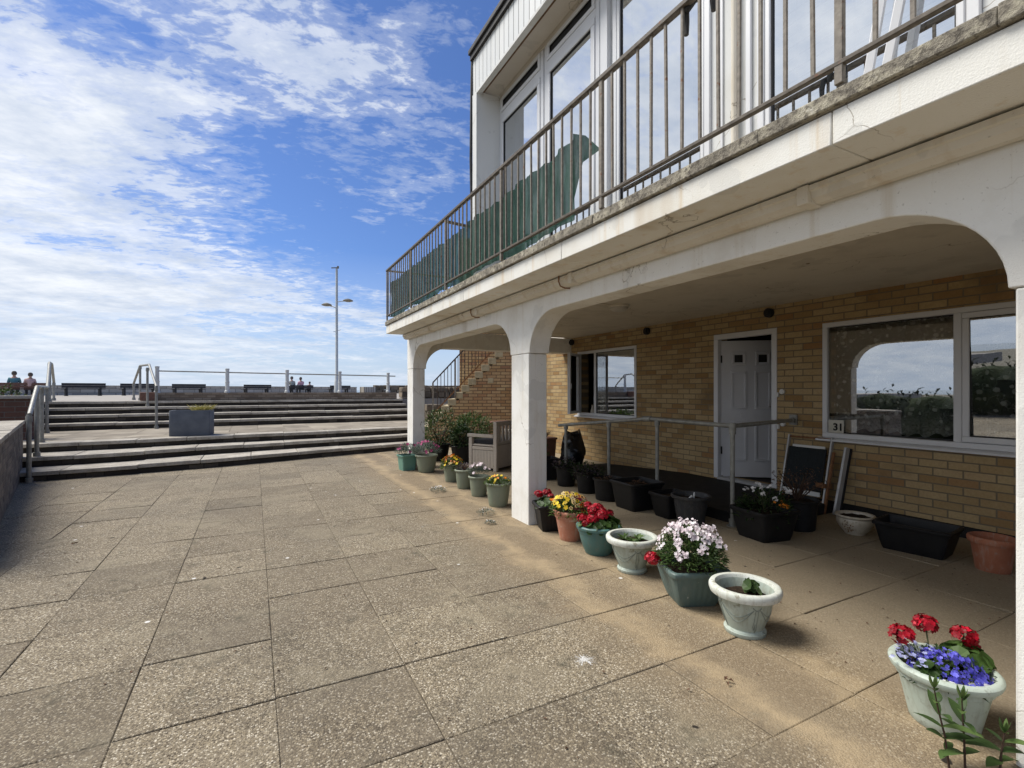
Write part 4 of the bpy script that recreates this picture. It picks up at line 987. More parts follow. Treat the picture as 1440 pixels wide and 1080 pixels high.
# ------------------------------------------------------------------ brick staircase at the end
tr_, rs_ = .166, .171
YAW = atan2(363, 690)
st = thing('brick_staircase', 'buff brick outside staircase with concrete steps rising behind the portico', 'staircase', (3.40, 12.0, 0), -YAW)
ns = 15
body = [(.1, -.02)]
for k in range(ns): body += [(k*tr_+.10, k*rs_-.02), (k*tr_+.10, (k+1)*rs_-.04)]
body += [(4.2, ns*rs_-.04), (4.2, -.02)]
bb_ = [body[0]]
for q in body[1:]:
    if (Vector(q)-Vector(bb_[-1])).length > 1e-4: bb_.append(q)
g = MB(); g.prism(bb_, 0, 1.25, lambda a, b, h: (a, h, b)); obj('flank_wall', g, 'brick_s', st, smooth=False)
for k in range(ns):
    g = MB(); g.box(k*tr_-.01, k*tr_+tr_+.03, -.006-.004*(k % 2), 1.255+.004*(k % 2), (k+1)*rs_-.165, (k+1)*rs_-.002*(k % 2)); obj('step', g, 'step_block', st, bevel=.012)
g = MB(); g.box(1.98, 2.12, -.015, .02, 1.59, 1.72); g.box(2.01, 2.09, -.02, .0, 1.62, 1.69); obj('air_brick', g, 'step_block', st, bevel=.008)
g = MB(); g.box(1.13, 6.5, 1.3, 1.6, -.02, 5.6); obj('back_wall', g, 'brick_s', st, smooth=False)
rl = thing('stair_railing', 'dark metal railing with slim bars sloping up the brick staircase', 'railing', (3.40, 12.0, 0), -YAW)
xb = 2.5
def top(x): return 1.606+(x-.617)*1.06
def bot(x): return .88+(x-.67)*1.06
YR = -.035
g = MB(); g.bar((.617, YR, top(.617)), (xb, YR, top(xb)), .035, .03); obj('top_rail', g, 'stairrail', rl)
g = MB(); g.bar((.63, YR, bot(.63)), (xb, YR, bot(xb)), .025, .03); obj('bottom_rail', g, 'rust', rl)
g = MB(); g.bar((.617, YR, .55), (.617, YR, top(.617)), .035); obj('post', g, 'bar', rl)
x = .73
while x < xb:
    g = MB(); g.bar((x, YR, bot(x)), (x, YR, top(x)), .016); obj('baluster', g, 'stairrail', rl); x += .085
g = MB(); g.bar((1.17, YR, bot(1.17)-.2), (1.17, YR, top(1.17)), .035); obj('post', g, 'bar', rl)

# ------------------------------------------------------------------ ramp and its handrail
rp = thing('door_ramp', 'black painted concrete ramp and platform in front of the white door', 'ramp', (4.5, 5.0, 0))
g = MB(); g.prism([(-1.7, -.02), (-1.7, .115), (.55, .115), (2.6, .0), (2.6, -.02)], 0, 1.545, lambda a, b, h: (h, a, b)); obj('slab', g, 'darkramp', rp, bevel=.01)
# handrail beside the ramp
hr = thing('ramp_handrail', 'galvanised tube handrail running beside the ramp and fixed to the wall by the door', 'handrail', (4.4, 3.45, 0))
def hp_(x, y, z): return (x-4.4, y-3.45, z)
line = [(6.02, 3.83, 1.04), (4.42, 3.46, 1.045), (4.40, 4.68, 1.06), (4.40, 6.72, .845)]
g = MB(); g.tube([hp_(*p) for p in line[:2]], .024, 12); g.tube([hp_(*p) for p in line[1:]], .024, 12)
g.tube([hp_(4.40, 4.62, 1.06), hp_(4.40, 4.76, 1.052)], .036, 12); g.tube([hp_(4.42, 3.46, 1.0), hp_(4.42, 3.46, 1.075)], .036, 12); obj('rail', g, 'galv', hr)
g = MB(); g.box(1.62, 1.649, .38-.05, .38+.05, .98, 1.11); g.tube([(1.56, .365, 1.04), (1.63, .382, 1.04)], .034, 12); obj('wall_bracket', g, 'galv', hr, bevel=.004)
for (x, y, z1) in ((4.42, 3.46, 1.03), (4.40, 4.52, 1.055), (4.40, 5.45, .975), (4.40, 6.52, .866)):
    g = MB(); q = hp_(x, y, 0); g.tube([q, (q[0], q[1], z1)], .023, 12); g.tube([q, (q[0], q[1], .075)], .035, 12); g.tube([(q[0], q[1], 0), (q[0], q[1], .008)], .06, 12)
    g.tube([(q[0], q[1], z1-.07), (q[0], q[1], z1-.01)], .034, 12); obj('post', g, 'galv', hr)

# ------------------------------------------------------------------ POTS AND PLANTS
def soil_disc(root, r, z, hx=None, hy=None):
    g = MB(); n, m = 28, 7; vs = [(0, 0, z+.012)]; fs = []
    for i in range(1, m+1):
        for k in range(n):
            a = 2*pi*k/n; q = i/m; x, y = cos(a), sin(a)
            if hx:
                s = (abs(x)**6+abs(y)**6)**(-1/6); x, y = x*s*hx*q, y*s*hy*q
            else: x, y = x*r*q, y*r*q
            vs.append((x, y, z+(.012*(1-q)+U(-.008, .008) if i < m else -.004)))
    fs += [(0, 1+k, 1+(k+1) % n) for k in range(n)]
    for i in range(m-1):
        for k in range(n): fs.append((1+i*n+k, 1+i*n+(k+1) % n, 1+(i+1)*n+(k+1) % n, 1+(i+1)*n+k))
    g.add(vs, fs); return obj('soil', g, 'soil', root, ang=80)
def round_pot(root, Rt, Rb, h, mat, rimmat=None, rw=.03, rh=.04, foot=0., garland=False, band=0., depth=.06, bulge=0.):
    Ri = Rt-rw
    pr = [(Rb*.96, 0.), (Rb, .006)]
    if foot: pr += [(Rb+.002, foot), (Rb-.008, foot+.008)]
    z0 = pr[-1][1]; r0 = pr[-1][0]
    for k in range(1, 8):
        t = k/7; pr.append((r0+(Ri-r0)*t+bulge*sin(pi*t), z0+(h-rh-band-z0)*t))
    if band: pr += [(Ri+.008, h-rh-band+.002), (Ri+.010, h-rh-.004)]
    rim = [(Ri+.004, h-rh), (Rt-.006, h-rh+.001), (Rt, h-rh*.62), (Rt, h-rh*.3), (Rt-.006, h-.004), (Rt-.014, h), (Rt-rw*.8, h-.002), (Rt-rw*.95, h-.012)]
    inn = [(Ri-.012, h-.05), (Ri-.02, h-depth-.03)]
    g = MB()
    if rimmat:
        g.lathe(pr+[(Ri-.004, h-rh+.002), (Ri-.004, h-.02)]+inn, 44); obj('pot', g, mat, root, ang=38)
        q = MB(); q.lathe(rim+[(Ri-.003, h-.03)], 44, cap=False); o = obj('rim', q, rimmat, root, ang=50)
        if foot:
            q = MB(); q.lathe([(Rb-.0, -.0), (Rb+.006, .006), (Rb+.007, foot-.006), (Rb-.0, foot)], 44, cap=False); obj('foot', q, mat, root, ang=50)
    else:
        g.lathe(pr+rim+inn, 44); obj('pot', g, mat, root, ang=38)
    if garland:
        g = MB()
        def on(a, z):
            t = (z-z0)/(h-rh-z0); r = r0+(Ri-r0)*t+bulge*sin(pi*t)+.001; return (r*cos(a), r*sin(a), z)
        for k in range(4):
            a0 = garland+k*pi/2; a1 = a0+pi/2; zt = h-rh-.035
            for dp in (.055, .085):
                g.tube([on(a0+.12+(a1-a0-.24)*t/12, zt-.012-dp*sin(pi*t/12)) for t in range(13)], .0022, 5)
            g.tube([on(a0-.16+.32*t/8, zt+.004-.018*sin(pi*t/8)) for t in range(9)], .0028, 5)
            for s, L in ((-.05, .11), (.05, .13)):
                g.tube([on(a0+s, zt-.012), on(a0+s*1.3, zt-.012-L*.6), on(a0+s*2.0, zt-.012-L)], .0024, 5)
                g.tube([on(a0+s*2., zt-.012-L), on(a0+s*.9, zt-.03-L), on(a0, zt-.012-L*.8)], .0022, 5)
        obj('garland', g, 'relief' if rimmat else 'greypot', root)
    return Ri
def square_pot(root, hx, hy, h, mat, taper=.72, rib=0, depth=.05, pw=14., rim=.018, rh=.035):
    g = MB(); s = []
    for k in range(7):
        t = k/6; q = taper+(1-taper)*(t**.8); s.append(((hx-rim)*q, (hy-rim)*q, h*.985*t*(1-rh/h)))
    s += [(hx-.004, hy-.004, h-rh), (hx, hy, h-rh*.7), (hx, hy, h-rh*.2), (hx-.006, hy-.006, h), (hx-rim*1.2, hy-rim*1.2, h), (hx-rim*1.5, hy-rim*1.5, h-.02), (hx-rim*2., hy-rim*2., h-depth-.03)]
    g.loft(s, 96, .016 if rib else 0., rib, pw); obj('pot', g, mat, root, ang=40)
    soil_disc(root, 0, h-depth, hx-rim*1.8, hy-rim*1.8)['fit'] = 1

def drop(p, dh):
    for ch in p.children:
        k = ch.name.split('.')[0]
        if k in ('pot', 'rim', 'foot', 'garland') or (k == 'soil' and ch.get('fit')): continue
        ch.location.z -= dh
def dome(rx, rz, n, z0=0.):
    out = []
    for _ in range(n):
        a = U(0, 2*pi); q = sqrt(U(0, 1)); out.append((a, q, Vector((rx*q*cos(a), rx*q*sin(a), z0+rz*sqrt(max(0, 1-q*q*.92))))))
    return out
def geranium_leaves(g, rx, rz, z0, n, r=.032):
    for a, q, p in dome(rx, rz, n, z0):
        p.z -= U(0, .5)*rz; nr = Vector((cos(a)*q*1.1, sin(a)*q*1.1, 1))+Vector((U(-.4, .4), U(-.4, .4), 0)); g.disc(p, nr, r*U(.6, 1.2), 9, .22, .14)
def flower_ball(g, c, r, n, fr=.016):
    c = Vector(c)
    for _ in range(n):
        d = Vector((U(-1, 1), U(-1, 1), U(-.55, 1))).normalized(); g.floret(c+Vector((d.x, d.y, d.z*.78))*r*U(.7, 1.02), d+Vector((0, 0, .15)), fr*U(.8, 1.2), 5, U(.05, .35))
def geranium(root, rx, rz, z0, n, heads, leafm='l_ger', fm='red', lr=.032):
    g = MB(); geranium_leaves(g, rx, rz, z0, n, lr); obj('foliage', g, leafm, root, smooth=False)
    s = MB()
    for (x, y, z, r) in heads:
        f = MB(); flower_ball(f, (x, y, z), r, int(46*(r/.05)**1.6)+14, .0165); obj('flower_head', f, fm, root, smooth=False)
        s.tube([(x*.45, y*.45, z0-.01), (x*.85, y*.85, z*.6+z0*.4), (x, y, z-r*.4)], [.004, .0032, .003], 6, False)
    obj('stem', s, 'stem', root)
def small_leaves(g, rx, rz, z0, n, L=.035, W=.018, sink=.6):
    for a, q, p in dome(rx, rz, n, z0):
        p.z -= U(0, sink)*rz; g.leaf(p, (cos(a)*q+U(-.6, .6), sin(a)*q+U(-.6, .6), U(.0, 1.)), (U(-.2, .2), U(-.2, .2), 1), L*U(.6, 1.3), W*U(.7, 1.2), U(.1, .4))
def pansies(root, rx, rz, z0, cols, n, r=.02):
    g = MB(); small_leaves(g, rx*1.0, rz*.9, z0-.01, 420, .048, .026, .95); obj('foliage', g, 'l_bright', root, smooth=False)
    by = {}
    c = MB()
    for a, q, p in dome(rx*1.02, rz, n, z0):
        p.z += U(-.005, .02); p.z -= .15*rz*q; nr = Vector((cos(a)*q*1.2+U(-.35, .35)-.25, sin(a)*q*1.2+U(-.35, .35)-.45, .8))
        k = cols(p); m = by.setdefault(k, MB()); m.floret(p, nr, r*U(.8, 1.15), 5, .08)
        if k != 'yellow' or U(0, 1) < .2: c.disc(p+nr.normalized()*.0035, nr, r*.36, 6, .0)
    for k, m in by.items(): obj('flowers', m, k, root, smooth=False)
    obj('flower_centres', c, 'centre', root, smooth=False)
def pot(label, loc, rz=0., nm='flower_pot', cat='flower pot', grp=None): return thing(nm, label, cat, (loc[0], loc[1], 0.), rz, grp)
G1 = 'flower pots along the portico edge'; G2 = 'planters beside the ramp'

# -- front row, from the camera outward
p = pot('pale green round pot of blue lobelia and three red geranium heads by the nearest column', (2.615, 1.0), .3, grp=G1)
round_pot(p, .190, .118, .25, 'bluepale', None, .034, .036, 0, band=.03); soil_disc(p, .152, .24)
g = MB(); geranium_leaves(g, .09, .07, .27, 46, .036)
for v in range(len(g.v)): g.v[v] = (g.v[v][0]+.10, g.v[v][1]-.06, g.v[v][2])
k0 = len(g.v); geranium_leaves(g, .06, .05, .26, 26, .03)
for v in range(k0, len(g.v)): g.v[v] = (g.v[v][0]-.11, g.v[v][1]+.03, g.v[v][2])
obj('foliage', g, 'l_ger', p, smooth=False)
g = MB(); small_leaves(g, .16, .085, .24, 420, .026, .010); obj('foliage', g, 'l_dark', p, smooth=False)
g = MB()
for a, q, v in dome(.14, .095, 620, .25):
    v.x -= .02; v.y -= .02; v.z -= U(0, .035)
    if mn.noise(v*26) < -.08: continue
    g.floret(v, Vector((cos(a)*q+U(-.5, .5)-.3, sin(a)*q+U(-.5, .5)-.3, .7)), .0088*U(.75, 1.25), 5, .1)
obj('flowers', g, 'blue', p, smooth=False)
g = MB()
for _ in range(60):
    g.floret((U(-.17, .02), U(.04, .16), U(.30, .345)), (U(-.5, .3), U(-.6, .2), .8), .010, 5, .1)
obj('flowers', g, 'paleblue', p, smooth=False)
s = MB()
ir = Matrix.Rotation(-.3, 3, 'Z')
for (x, y, z, r) in ((-.105, .105, .385, .047), (.085, .10, .395, .045), (.165, -.01, .37, .048), (.175, -.03, .325, .03)):
    v = ir @ Vector((x, y, z))
    f = MB(); flower_ball(f, v, r, 60, .017); obj('flower_head', f, 'red', p, smooth=False); s.tube([(v.x*.5, v.y*.5, .25), (v.x*.8, v.y*.8, .31), v], .0035, 6, False)
obj('stem', s, 'stem', p)
g = MB()
for (x, y, z) in ((-.135, -.07, .262), (-.06, -.125, .258), (-.02, -.14, .258)):
    v = ir @ Vector((x, y, z)); g.lathe([(.001, -.012), (.022, -.008), (.03, .004), (.02, .016), (.001, .02)], 12, v)
for i in range(len(g.v)): pass
obj('pebble', g, 'whiteplastic', p)

drop(p, 0.035)
p = pot('large pale pot with chunky white rim, dark soil and one small curled seedling', (2.56, 1.92), .0, grp=G1)
Ri = round_pot(p, .198, .108, .280, 'palepot', 'whiterim', .042, .05, .03, -2.05, depth=.075, bulge=.006); soil_disc(p, Ri-.018, .255)
g = MB()
for _ in range(46):
    a = U(0, 6.28); g.disc((.055+cos(a)*U(0, .045), -.01+sin(a)*U(0, .045), .265+U(0, .055)), (cos(a), sin(a), U(.2, 1)), U(.016, .03), 8, .3, .2)
obj('foliage', g, 'l_weed', p, smooth=False)

drop(p, 0.045)
p = pot('square dark green ribbed planter bursting with pale pink flowers and one red geranium', (2.63, 2.39), -.42, grp=G1)
square_pot(p, .205, .205, .245, 'greenpot', .66, 26)
g = MB(); 
for a, q, v in dome(.215, .265, 1900, .27):
    v.z -= U(0, .8)*(v.z-.28); g.leaf(v, (cos(a)*q+U(-.6, .6), sin(a)*q+U(-.6, .6), U(.1, 1.)), (U(-.3, .3), U(-.3, .3), 1), U(.03, .055), U(.009, .016), U(.1, .4))
obj('foliage', g, 'l_weed', p, smooth=False)
g = MB()
for a, q, v in dome(.235, .285, 96, .275):
    if v.z < .40 and U(0, 1) < .6: continue
    v.z += U(-.03, .035)
    for _ in range(random.randint(6, 12)):
        w = v+Vector((U(-.017, .017), U(-.017, .017), U(-.02, .018))); g.floret(w, Vector((cos(a)*q-.35+U(-.5, .5), sin(a)*q-.35+U(-.5, .5), .6)), U(.0085, .0135), 4, .15)
obj('flowers', g, 'pinkwhite', p, smooth=False)
f = MB(); v = Matrix.Rotation(.42, 3, 'Z') @ Vector((-.235, .115, .335)); flower_ball(f, v, .05, 75, .018); obj('flower_head', f, 'red', p, smooth=False)
s = MB(); s.tube([(v.x*.6, v.y*.6, .26), v], .004, 6, False); stems(s, (0, 0, .24), [(U(-.17, .17), U(-.17, .17), U(.36, .48)) for _ in range(40)], .003); obj('stem', s, 'stem', p)

drop(p, 0.055)
p = pot('pale green pot with white rim holding only low green rosette leaves', (2.64, 2.985), .5, grp=G1)
Ri = round_pot(p, .203, .108, .277, 'palepot', 'whiterim', .04, .048, .03, -2.5, depth=.06, bulge=.006); soil_disc(p, Ri-.016, .262)
g = MB()
for c in ((-.03, -.02), (.06, -.03), (0, .06)):
    for k in range(13): a = k*2.4; g.leaf2((c[0], c[1], .265), (cos(a), sin(a), U(.35, 1.3)), (0, 0, 1), U(.05, .105), U(.022, .034), U(.4, .9), .25)
obj('foliage', g, 'l_weed', p, smooth=False)

drop(p, 0.038)
p = pot('round teal pot crowded with bright red geraniums', (2.67, 3.45), .0, grp=G1)
Ri = round_pot(p, .195, .115, .25, 'tealpot', None, .026, .038, 0, band=.026, bulge=.008); soil_disc(p, Ri-.016, .255)
geranium(p, .19, .10, .272, 260, [(-.15, .03, .36, .045), (-.10, -.05, .37, .05), (-.04, .02, .42, .055), (.03, .05, .425, .052), (-.01, -.06, .39, .055), (.04, .0, .40, .045), (.15, .03, .37, .032), (-.02, .13, .44, .035), (-.16, -.03, .33, .03)])
drop(p, 0.050)
p = pot('terracotta pot of yellow, cream and maroon pansies in the portico front row', (2.67, 3.88), .0, grp=G1)
Ri = round_pot(p, .165, .10, .285, 'terra', None, .024, .04, 0, band=.028); soil_disc(p, Ri-.014, .25)
def pc(v):
    k = v.x*.9-v.y*.45
    if k < -.03: return 'yellow' if U(0, 1) < .62 else 'cream'
    if k > .07: return random.choice(['maroon', 'maroon', 'cream', 'orange'])
    return random.choice(['cream', 'cream', 'yellow', 'maroon'])
pansies(p, .185, .15, .285, pc, 120, .023)
p = pot('square black planter with two red geranium heads beside the middle column', (2.69, 4.265), -.3, grp=G1)
square_pot(p, .165, .165, .265, 'blackpot', .74, 22)
geranium(p, .15, .07, .265, 110, [(-.11, .05, .375, .045), (-.01, .10, .38, .045), (.0, .0, .36, .03)])
for _ in range(14): f = MB(); f.floret((U(-.02, .08), U(-.09, -.02), U(.30, .345)), (U(-.6, .2), U(-.8, 0), .7), .019, 5, .1); obj('flower', f, 'orange', p, smooth=False)

drop(p, 0.025)
# -- beyond the middle column
for (x, y, Rr, h, lab) in ((2.66, 5.42, .165, .29, 'nearest sage green pot with low yellow flowers, half hidden by the middle column'),
                          (2.68, 6.05, .145, .27, 'sage green pot of pale pinks with grey leaves beyond the middle column'),
                          (2.70, 6.62, .142, .275, 'sage green pot with sparse grey dried tufts beside the taupe bench'),
                          (2.73, 7.20, .148, .275, 'sage green pot overflowing with orange pansies')):
    p = pot(lab, (x, y), U(0, 6), grp=G1); Ri = round_pot(p, Rr, Rr*.68, h, 'sagepot', None, .02, .03, 0, bulge=.004); soil_disc(p, Ri-.014, h-.04)
    if y < 5.5:
        g = MB(); small_leaves(g, .16, .075, h-.02, 330, .04, .018); obj('foliage', g, 'l_bright', p, smooth=False)
        for m_, n_ in (('yellow', 12), ('orange', 7)):
            for a, q, v in dome(.13, .1, n_, h-.015): f = MB(); f.floret(v, (cos(a)*q-.3, sin(a)*q-.5, .8), .019, 5, .1); obj('flower', f, m_, p, smooth=False)
    elif y < 6.2:
        g = MB()
        for a, q, v in dome(.12, .14, 360, h-.02): v.z -= U(0, .7)*(v.z-h); g.leaf(v, (cos(a)*q+U(-.4, .4), sin(a)*q+U(-.4, .4), 1.), (0, 0, 1), U(.04, .08), .006, .2, .1)
        obj('foliage', g, 'l_grey', p, smooth=False); f = MB()
        for a, q, v in dome(.15, .17, 20, h-.01):
            f = MB()
            for _ in range(3): f.floret(v+Vector((U(-.01, .01), U(-.01, .01), U(0, .02))), (cos(a)*q-.3, sin(a)*q-.4, .8), .021, 6, .25)
            obj('flower_head', f, 'pinkwhite', p, smooth=False)
    elif y < 7:
        g = MB(); small_leaves(g, .10, .10, h-.02, 150, .04, .012); obj('foliage', g, 'l_purple', p, smooth=False); s = MB(); withered(s, .12, 26, .1)
        for i in range(len(s.v)): s.v[i] = (s.v[i][0], s.v[i][1], s.v[i][2]+h-.04)
        obj('stem', s, 'l_dry', p)
    else: pansies(p, .17, .15, h-.02, lambda v: random.choice(['orange', 'orange', 'orange', 'yellow', 'cream']), 66, .024)
p = pot('sage green pot of grey leaved plants with magenta blooms at the far column foot', (2.66, 8.25), 0., grp=G1)
Ri = round_pot(p, .20, .135, .30, 'sagepot', None, .022, .034, 0, bulge=.005); soil_disc(p, Ri-.014, .26)
def greyplant(p, z0, s=1.):
    g = MB()
    for a, q, v in dome(.22*s, .24*s, 420, z0-.02): v.z -= U(0, .8)*(v.z-z0); g.leaf(v, (cos(a)*q+U(-.6, .6), sin(a)*q+U(-.6, .6), U(.2, 1.)), (0, 0, 1), U(.05, .09), .014, .2, .1)
    obj('foliage', g, 'l_grey', p, smooth=False); f = MB()
    for a, q, v in dome(.25*s, .24*s, 13, z0-.02):
        for _ in range(4): f.floret(v+Vector((U(-.02, .02), U(-.02, .02), U(-.01, .02))), (cos(a)*q-.3, sin(a)*q-.4, .6), .022, 6, .3)
    obj('flowers', f, 'magenta', p, smooth=False)
greyplant(p, .30)
p = pot('mid green square planter with magenta flowers tucked beside the far column', (2.42, 8.62), .1, grp=G1)
square_pot(p, .15, .15, .27, 'brightgreen', .86, 0); greyplant(p, .27, .85)
# flowering weeds in the paving joints
for (x, y, s, lab) in ((2.28, 6.55, 1.1, 'small clump of white flowers growing in the paving beside the sage green pots'), (2.35, 5.10, 1.0, 'small clump of white flowers growing from the paving in front of the middle column'), (2.22, 4.72, .5, 'tiny white flowering weed nearest the middle column base')):
    p = thing('weed_clump', lab, 'weed', (x, y, 0), U(0, 6), 'flowering weeds in the paving'); g = MB(); small_leaves(g, .10*s, .05*s, .005, int(130*s), .03, .010, .8); obj('foliage', g, 'l_grey', p, smooth=False); f = MB()
    for a, q, v in dome(.11*s, .065*s, int(24*s), .01): f.floret(v, (U(-.6, .3), U(-.8, .2), .8), .009, 5, .15)
    obj('flowers', f, 'white', p, smooth=False)

# -- end bay shrubs in tubs
for (x, y, rx, rz_, m_, lab, nn) in ((3.30, 9.45, .42, .42, 'l_bush', 'straggly yellow green shrub in a black tub behind the far column', 1500), (4.05, 9.55, .50, .36, 'l_weed', 'wide bushy bright green shrub in a black tub below the brick staircase', 2400), (3.62, 8.98, .27, .24, 'l_dark', 'dark leaved shrub in a black tub in front of the two bushy shrubs', 900)):
    p = pot(lab, (x, y), U(0, 6), 'potted_shrub', 'shrub', 'shrubs in the end bay'); round_pot(p, .24, .17, .34, 'blackpot', None, .02, .03); soil_disc(p, .2, .31)
    g = MB(); shrub(g, (0, 0, .30+rz_*.75), rx, rx*.8, rz_, nn, .075, .03 if m_ != 'l_dark' else .042, .3); obj('foliage', g, m_, p, smooth=False)
    g = MB(); stems(g, (0, 0, .28), [(U(-.7, .7)*rx, U(-.6, .6)*rx, .3+rz_*U(.7, 1.6)) for _ in range(24)], .006); obj('stem', g, 'redstem', p)
p = pot('large dark blue black tub standing left of the taupe storage bench', (3.98, 9.0), 0., 'plant_tub', 'tub', 'shrubs in the end bay'); round_pot(p, .27, .2, .36, 'greypot', None, .025, .035); soil_disc(p, .22, .33)
g = MB(); shrub(g, (0, 0, .45), .22, .22, .16, 240, .06, .03); obj('foliage', g, 'l_bush', p, smooth=False)

# storage bench
sbn = thing('storage_bench', 'taupe plastic garden storage bench with slatted back and dark grey seat cushion', 'bench', (3.71, 7.63, 0), R(30))
# local: +X along the back, +Y from the back to the front
Lb, Db = 1.25, .60
def part(nm, boxes, mat='resin', bev=.008):
    g = MB()
    for b_ in boxes: g.box(*b_)
    return obj(nm, g, mat, sbn, bevel=bev)
for x in (0, Lb-.07):
    part('leg', [(x, x+.07, 0, .07, 0, .87)]); part('leg', [(x, x+.07, Db-.07, Db, 0, .58)])
    part('armrest', [(x-.01, x+.08, .0705, Db+.03, .585, .64)])
    sd = part('side_panel', [(x+.015, x+.055, .071, Db-.071, .05, .36)]); part('side_rail', [(x+.005, x+.065, .0705, Db-.0705, .362, .42)])
    g = MB()
    for k in range(7): g.box(x+.009, x+.0145, .078+k*.065, .078+k*.065+.055, .06, .355)
    obj('board', g, 'resin', sd, bevel=.003)
part('top_rail', [(.071, Lb-.071, .01, .055, .79, .87)]); part('back_rail', [(.071, Lb-.071, .01, .055, .46, .52)])
part('back_panel', [(.071, Lb-.071, .02, .05, .05, .455)]); part('front_panel', [(.071, Lb-.071, Db-.05, Db-.02, .05, .42)])
for k in range(9): part('slat', [(.11+k*.115, .11+k*.115+.06, .02, .045, .521, .789)], bev=.004)
part('seat_lid', [(.02, Lb-.02, .075, Db+.02, .43, .46)]); part('cushion', [(.075, Lb-.075, .08, Db, .462, .53)], 'cushion', .02)
tb = thing('side_table', 'low brown slatted table against the brick staircase wall', 'table', (5.05, 10.3, 0), .2)
g = MB()
for k in range(5): g.box(-.45, .45, -.25+k*.1, -.16+k*.1, .66, .69)
obj('tabletop', g, 'benchbrown', tb, bevel=.004)
for sx in (-.4, .4):
    for sy in (-.2, .2): g = MB(); g.box(sx-.02, sx+.02, sy-.02, sy+.02, 0, .658); obj('leg', g, 'benchbrown', tb)

# -- back row beside the ramp
def dryplant(p, z0, rx, rz_, m1='l_purple', m2='l_dark', n=150):
    g = MB(); small_leaves(g, rx, rz_, z0, n, .05, .022, .9); obj('foliage', g, m1, p, smooth=False)
    g = MB(); small_leaves(g, rx*.8, rz_*.8, z0, n, .045, .018, .9); obj('foliage', g, m2, p, smooth=False)
p = pot('black round pot with bushy green plant at the far end of the ramp row', (4.28, 7.2), 0., grp=G2); round_pot(p, .16, .12, .24, 'blackpot', None, .015, .025); soil_disc(p, .135, .21)
g = MB(); shrub(g, (0, 0, .38), .21, .21, .22, 420, .05, .02, .2); obj('foliage', g, 'l_weed', p, smooth=False)
p = pot('brown square pot with withered red plant against the far dark corner', (5.0, 8.15), .2, grp=G2); square_pot(p, .19, .19, .50, 'brownpot', .85); s = MB(); withered(s, .2, 30, .2)
for i in range(len(s.v)): s.v[i] = (s.v[i][0], s.v[i][1], s.v[i][2]+.45)
obj('stem', s, 'l_dry', p)
p = pot('square black planter of bare soil beneath the far handrail post', (4.14, 6.70), -.2, grp=G2); square_pot(p, .185, .185, .34, 'blackpot', .80)
p = pot('round black pot with mauve grey wilting plant in the ramp row', (4.12, 6.10), 0., grp=G2); round_pot(p, .165, .125, .29, 'blackpot', None, .016, .025); soil_disc(p, .14, .26); dryplant(p, .28, .19, .12)
p = pot('round black pot with dark green spreading leaves in the ramp row', (4.10, 5.55), 0., grp=G2); round_pot(p, .165, .125, .29, 'blackpot', None, .016, .025); soil_disc(p, .14, .26); dryplant(p, .28, .24, .13, 'l_dark', 'l_purple', 190)
p = pot('empty round black pot with a few dead scraps beside the second handrail post', (4.08, 5.07), 0., grp=G2); round_pot(p, .20, .16, .28, 'blackpot', None, .018, .03); soil_disc(p, .17, .25)
g = MB(); small_leaves(g, .15, .02, .255, 34, .05, .02); obj('foliage', g, 'l_dry', p, smooth=False)
p = pot('largest square black planter with bare soil in the middle of the ramp row', (4.10, 4.55), -.05, grp=G2); square_pot(p, .25, .235, .325, 'blackpot', .80, 0)
g = MB(); small_leaves(g, .09, .05, .28, 30, .04, .02); obj('foliage', g, 'l_dry', p, smooth=False)
p = pot('rectangular black trough left of the dark grey round pot by the ramp', (4.16, 4.06), -.05, grp=G2); square_pot(p, .20, .17, .27, 'blackpot', .74, 0)
p = pot('dark grey round pot with raised swags and a white scrap inside', (4.12, 3.74), 0., grp=G2); Ri = round_pot(p, .205, .135, .31, 'greypot', None, .03, .036, 0, -2.2, depth=.06); soil_disc(p, Ri-.016, .26)
g = MB(); g.tube([(-.05, -.02, .27), (-.02, -.03, .30), (.01, -.03, .275), (.03, -.02, .33)], [.012, .01, .012, .006], 7); obj('plastic_scrap', g, 'whiteplastic', p)
p = pot('black square planter with white flowers in front of the door ramp', (4.36, 3.06), -.15, grp=G2); square_pot(p, .235, .225, .285, 'blackpot', .78, 0)
g = MB(); small_leaves(g, .24, .20, .25, 420, .06, .022, .8); obj('foliage', g, 'l_dark', p, smooth=False)
f = MB()
for (x, y, z) in ((-.05, .03, .52), (-.13, .0, .47), (-.07, -.06, .43), (.02, .05, .46), (.10, .03, .47), (.20, -.1, .44), (.04, -.1, .39), (-.1, .12, .45), (.24, -.07, .43)):
    f = MB()
    for _ in range(6): f.floret((x+U(-.02, .02), y+U(-.02, .02), z+U(-.018, .018)), (U(-.9, .2), U(-.9, .2), .6), .016, 5, .2)
    obj('flower_head', f, 'white', p, smooth=False)
for _ in range(10): f = MB(); f.floret((U(0, .12), U(-.2, -.1), U(.31, .37)), (-.3, -.6, .6), .015, 5, .2); obj('flower', f, 'orange', p, smooth=False)
s = MB(); stems(s, (0, 0, .26), [(-.05, .03, .5), (-.13, 0, .46), (.1, .03, .46), (.2, -.1, .43), (.02, .05, .45)], .003); obj('stem', s, 'stem', p)
p = pot('round black pot with a dead brown plant in front of the folded chair', (4.95, 3.10), 0., grp=G2); round_pot(p, .20, .16, .31, 'blackpot', None, .018, .03); soil_disc(p, .17, .28)
s = MB(); withered(s, .33, 46, .27)
for i in range(len(s.v)): s.v[i] = (s.v[i][0], s.v[i][1], s.v[i][2]+.27)
obj('stem', s, 'redstem', p); g = MB()
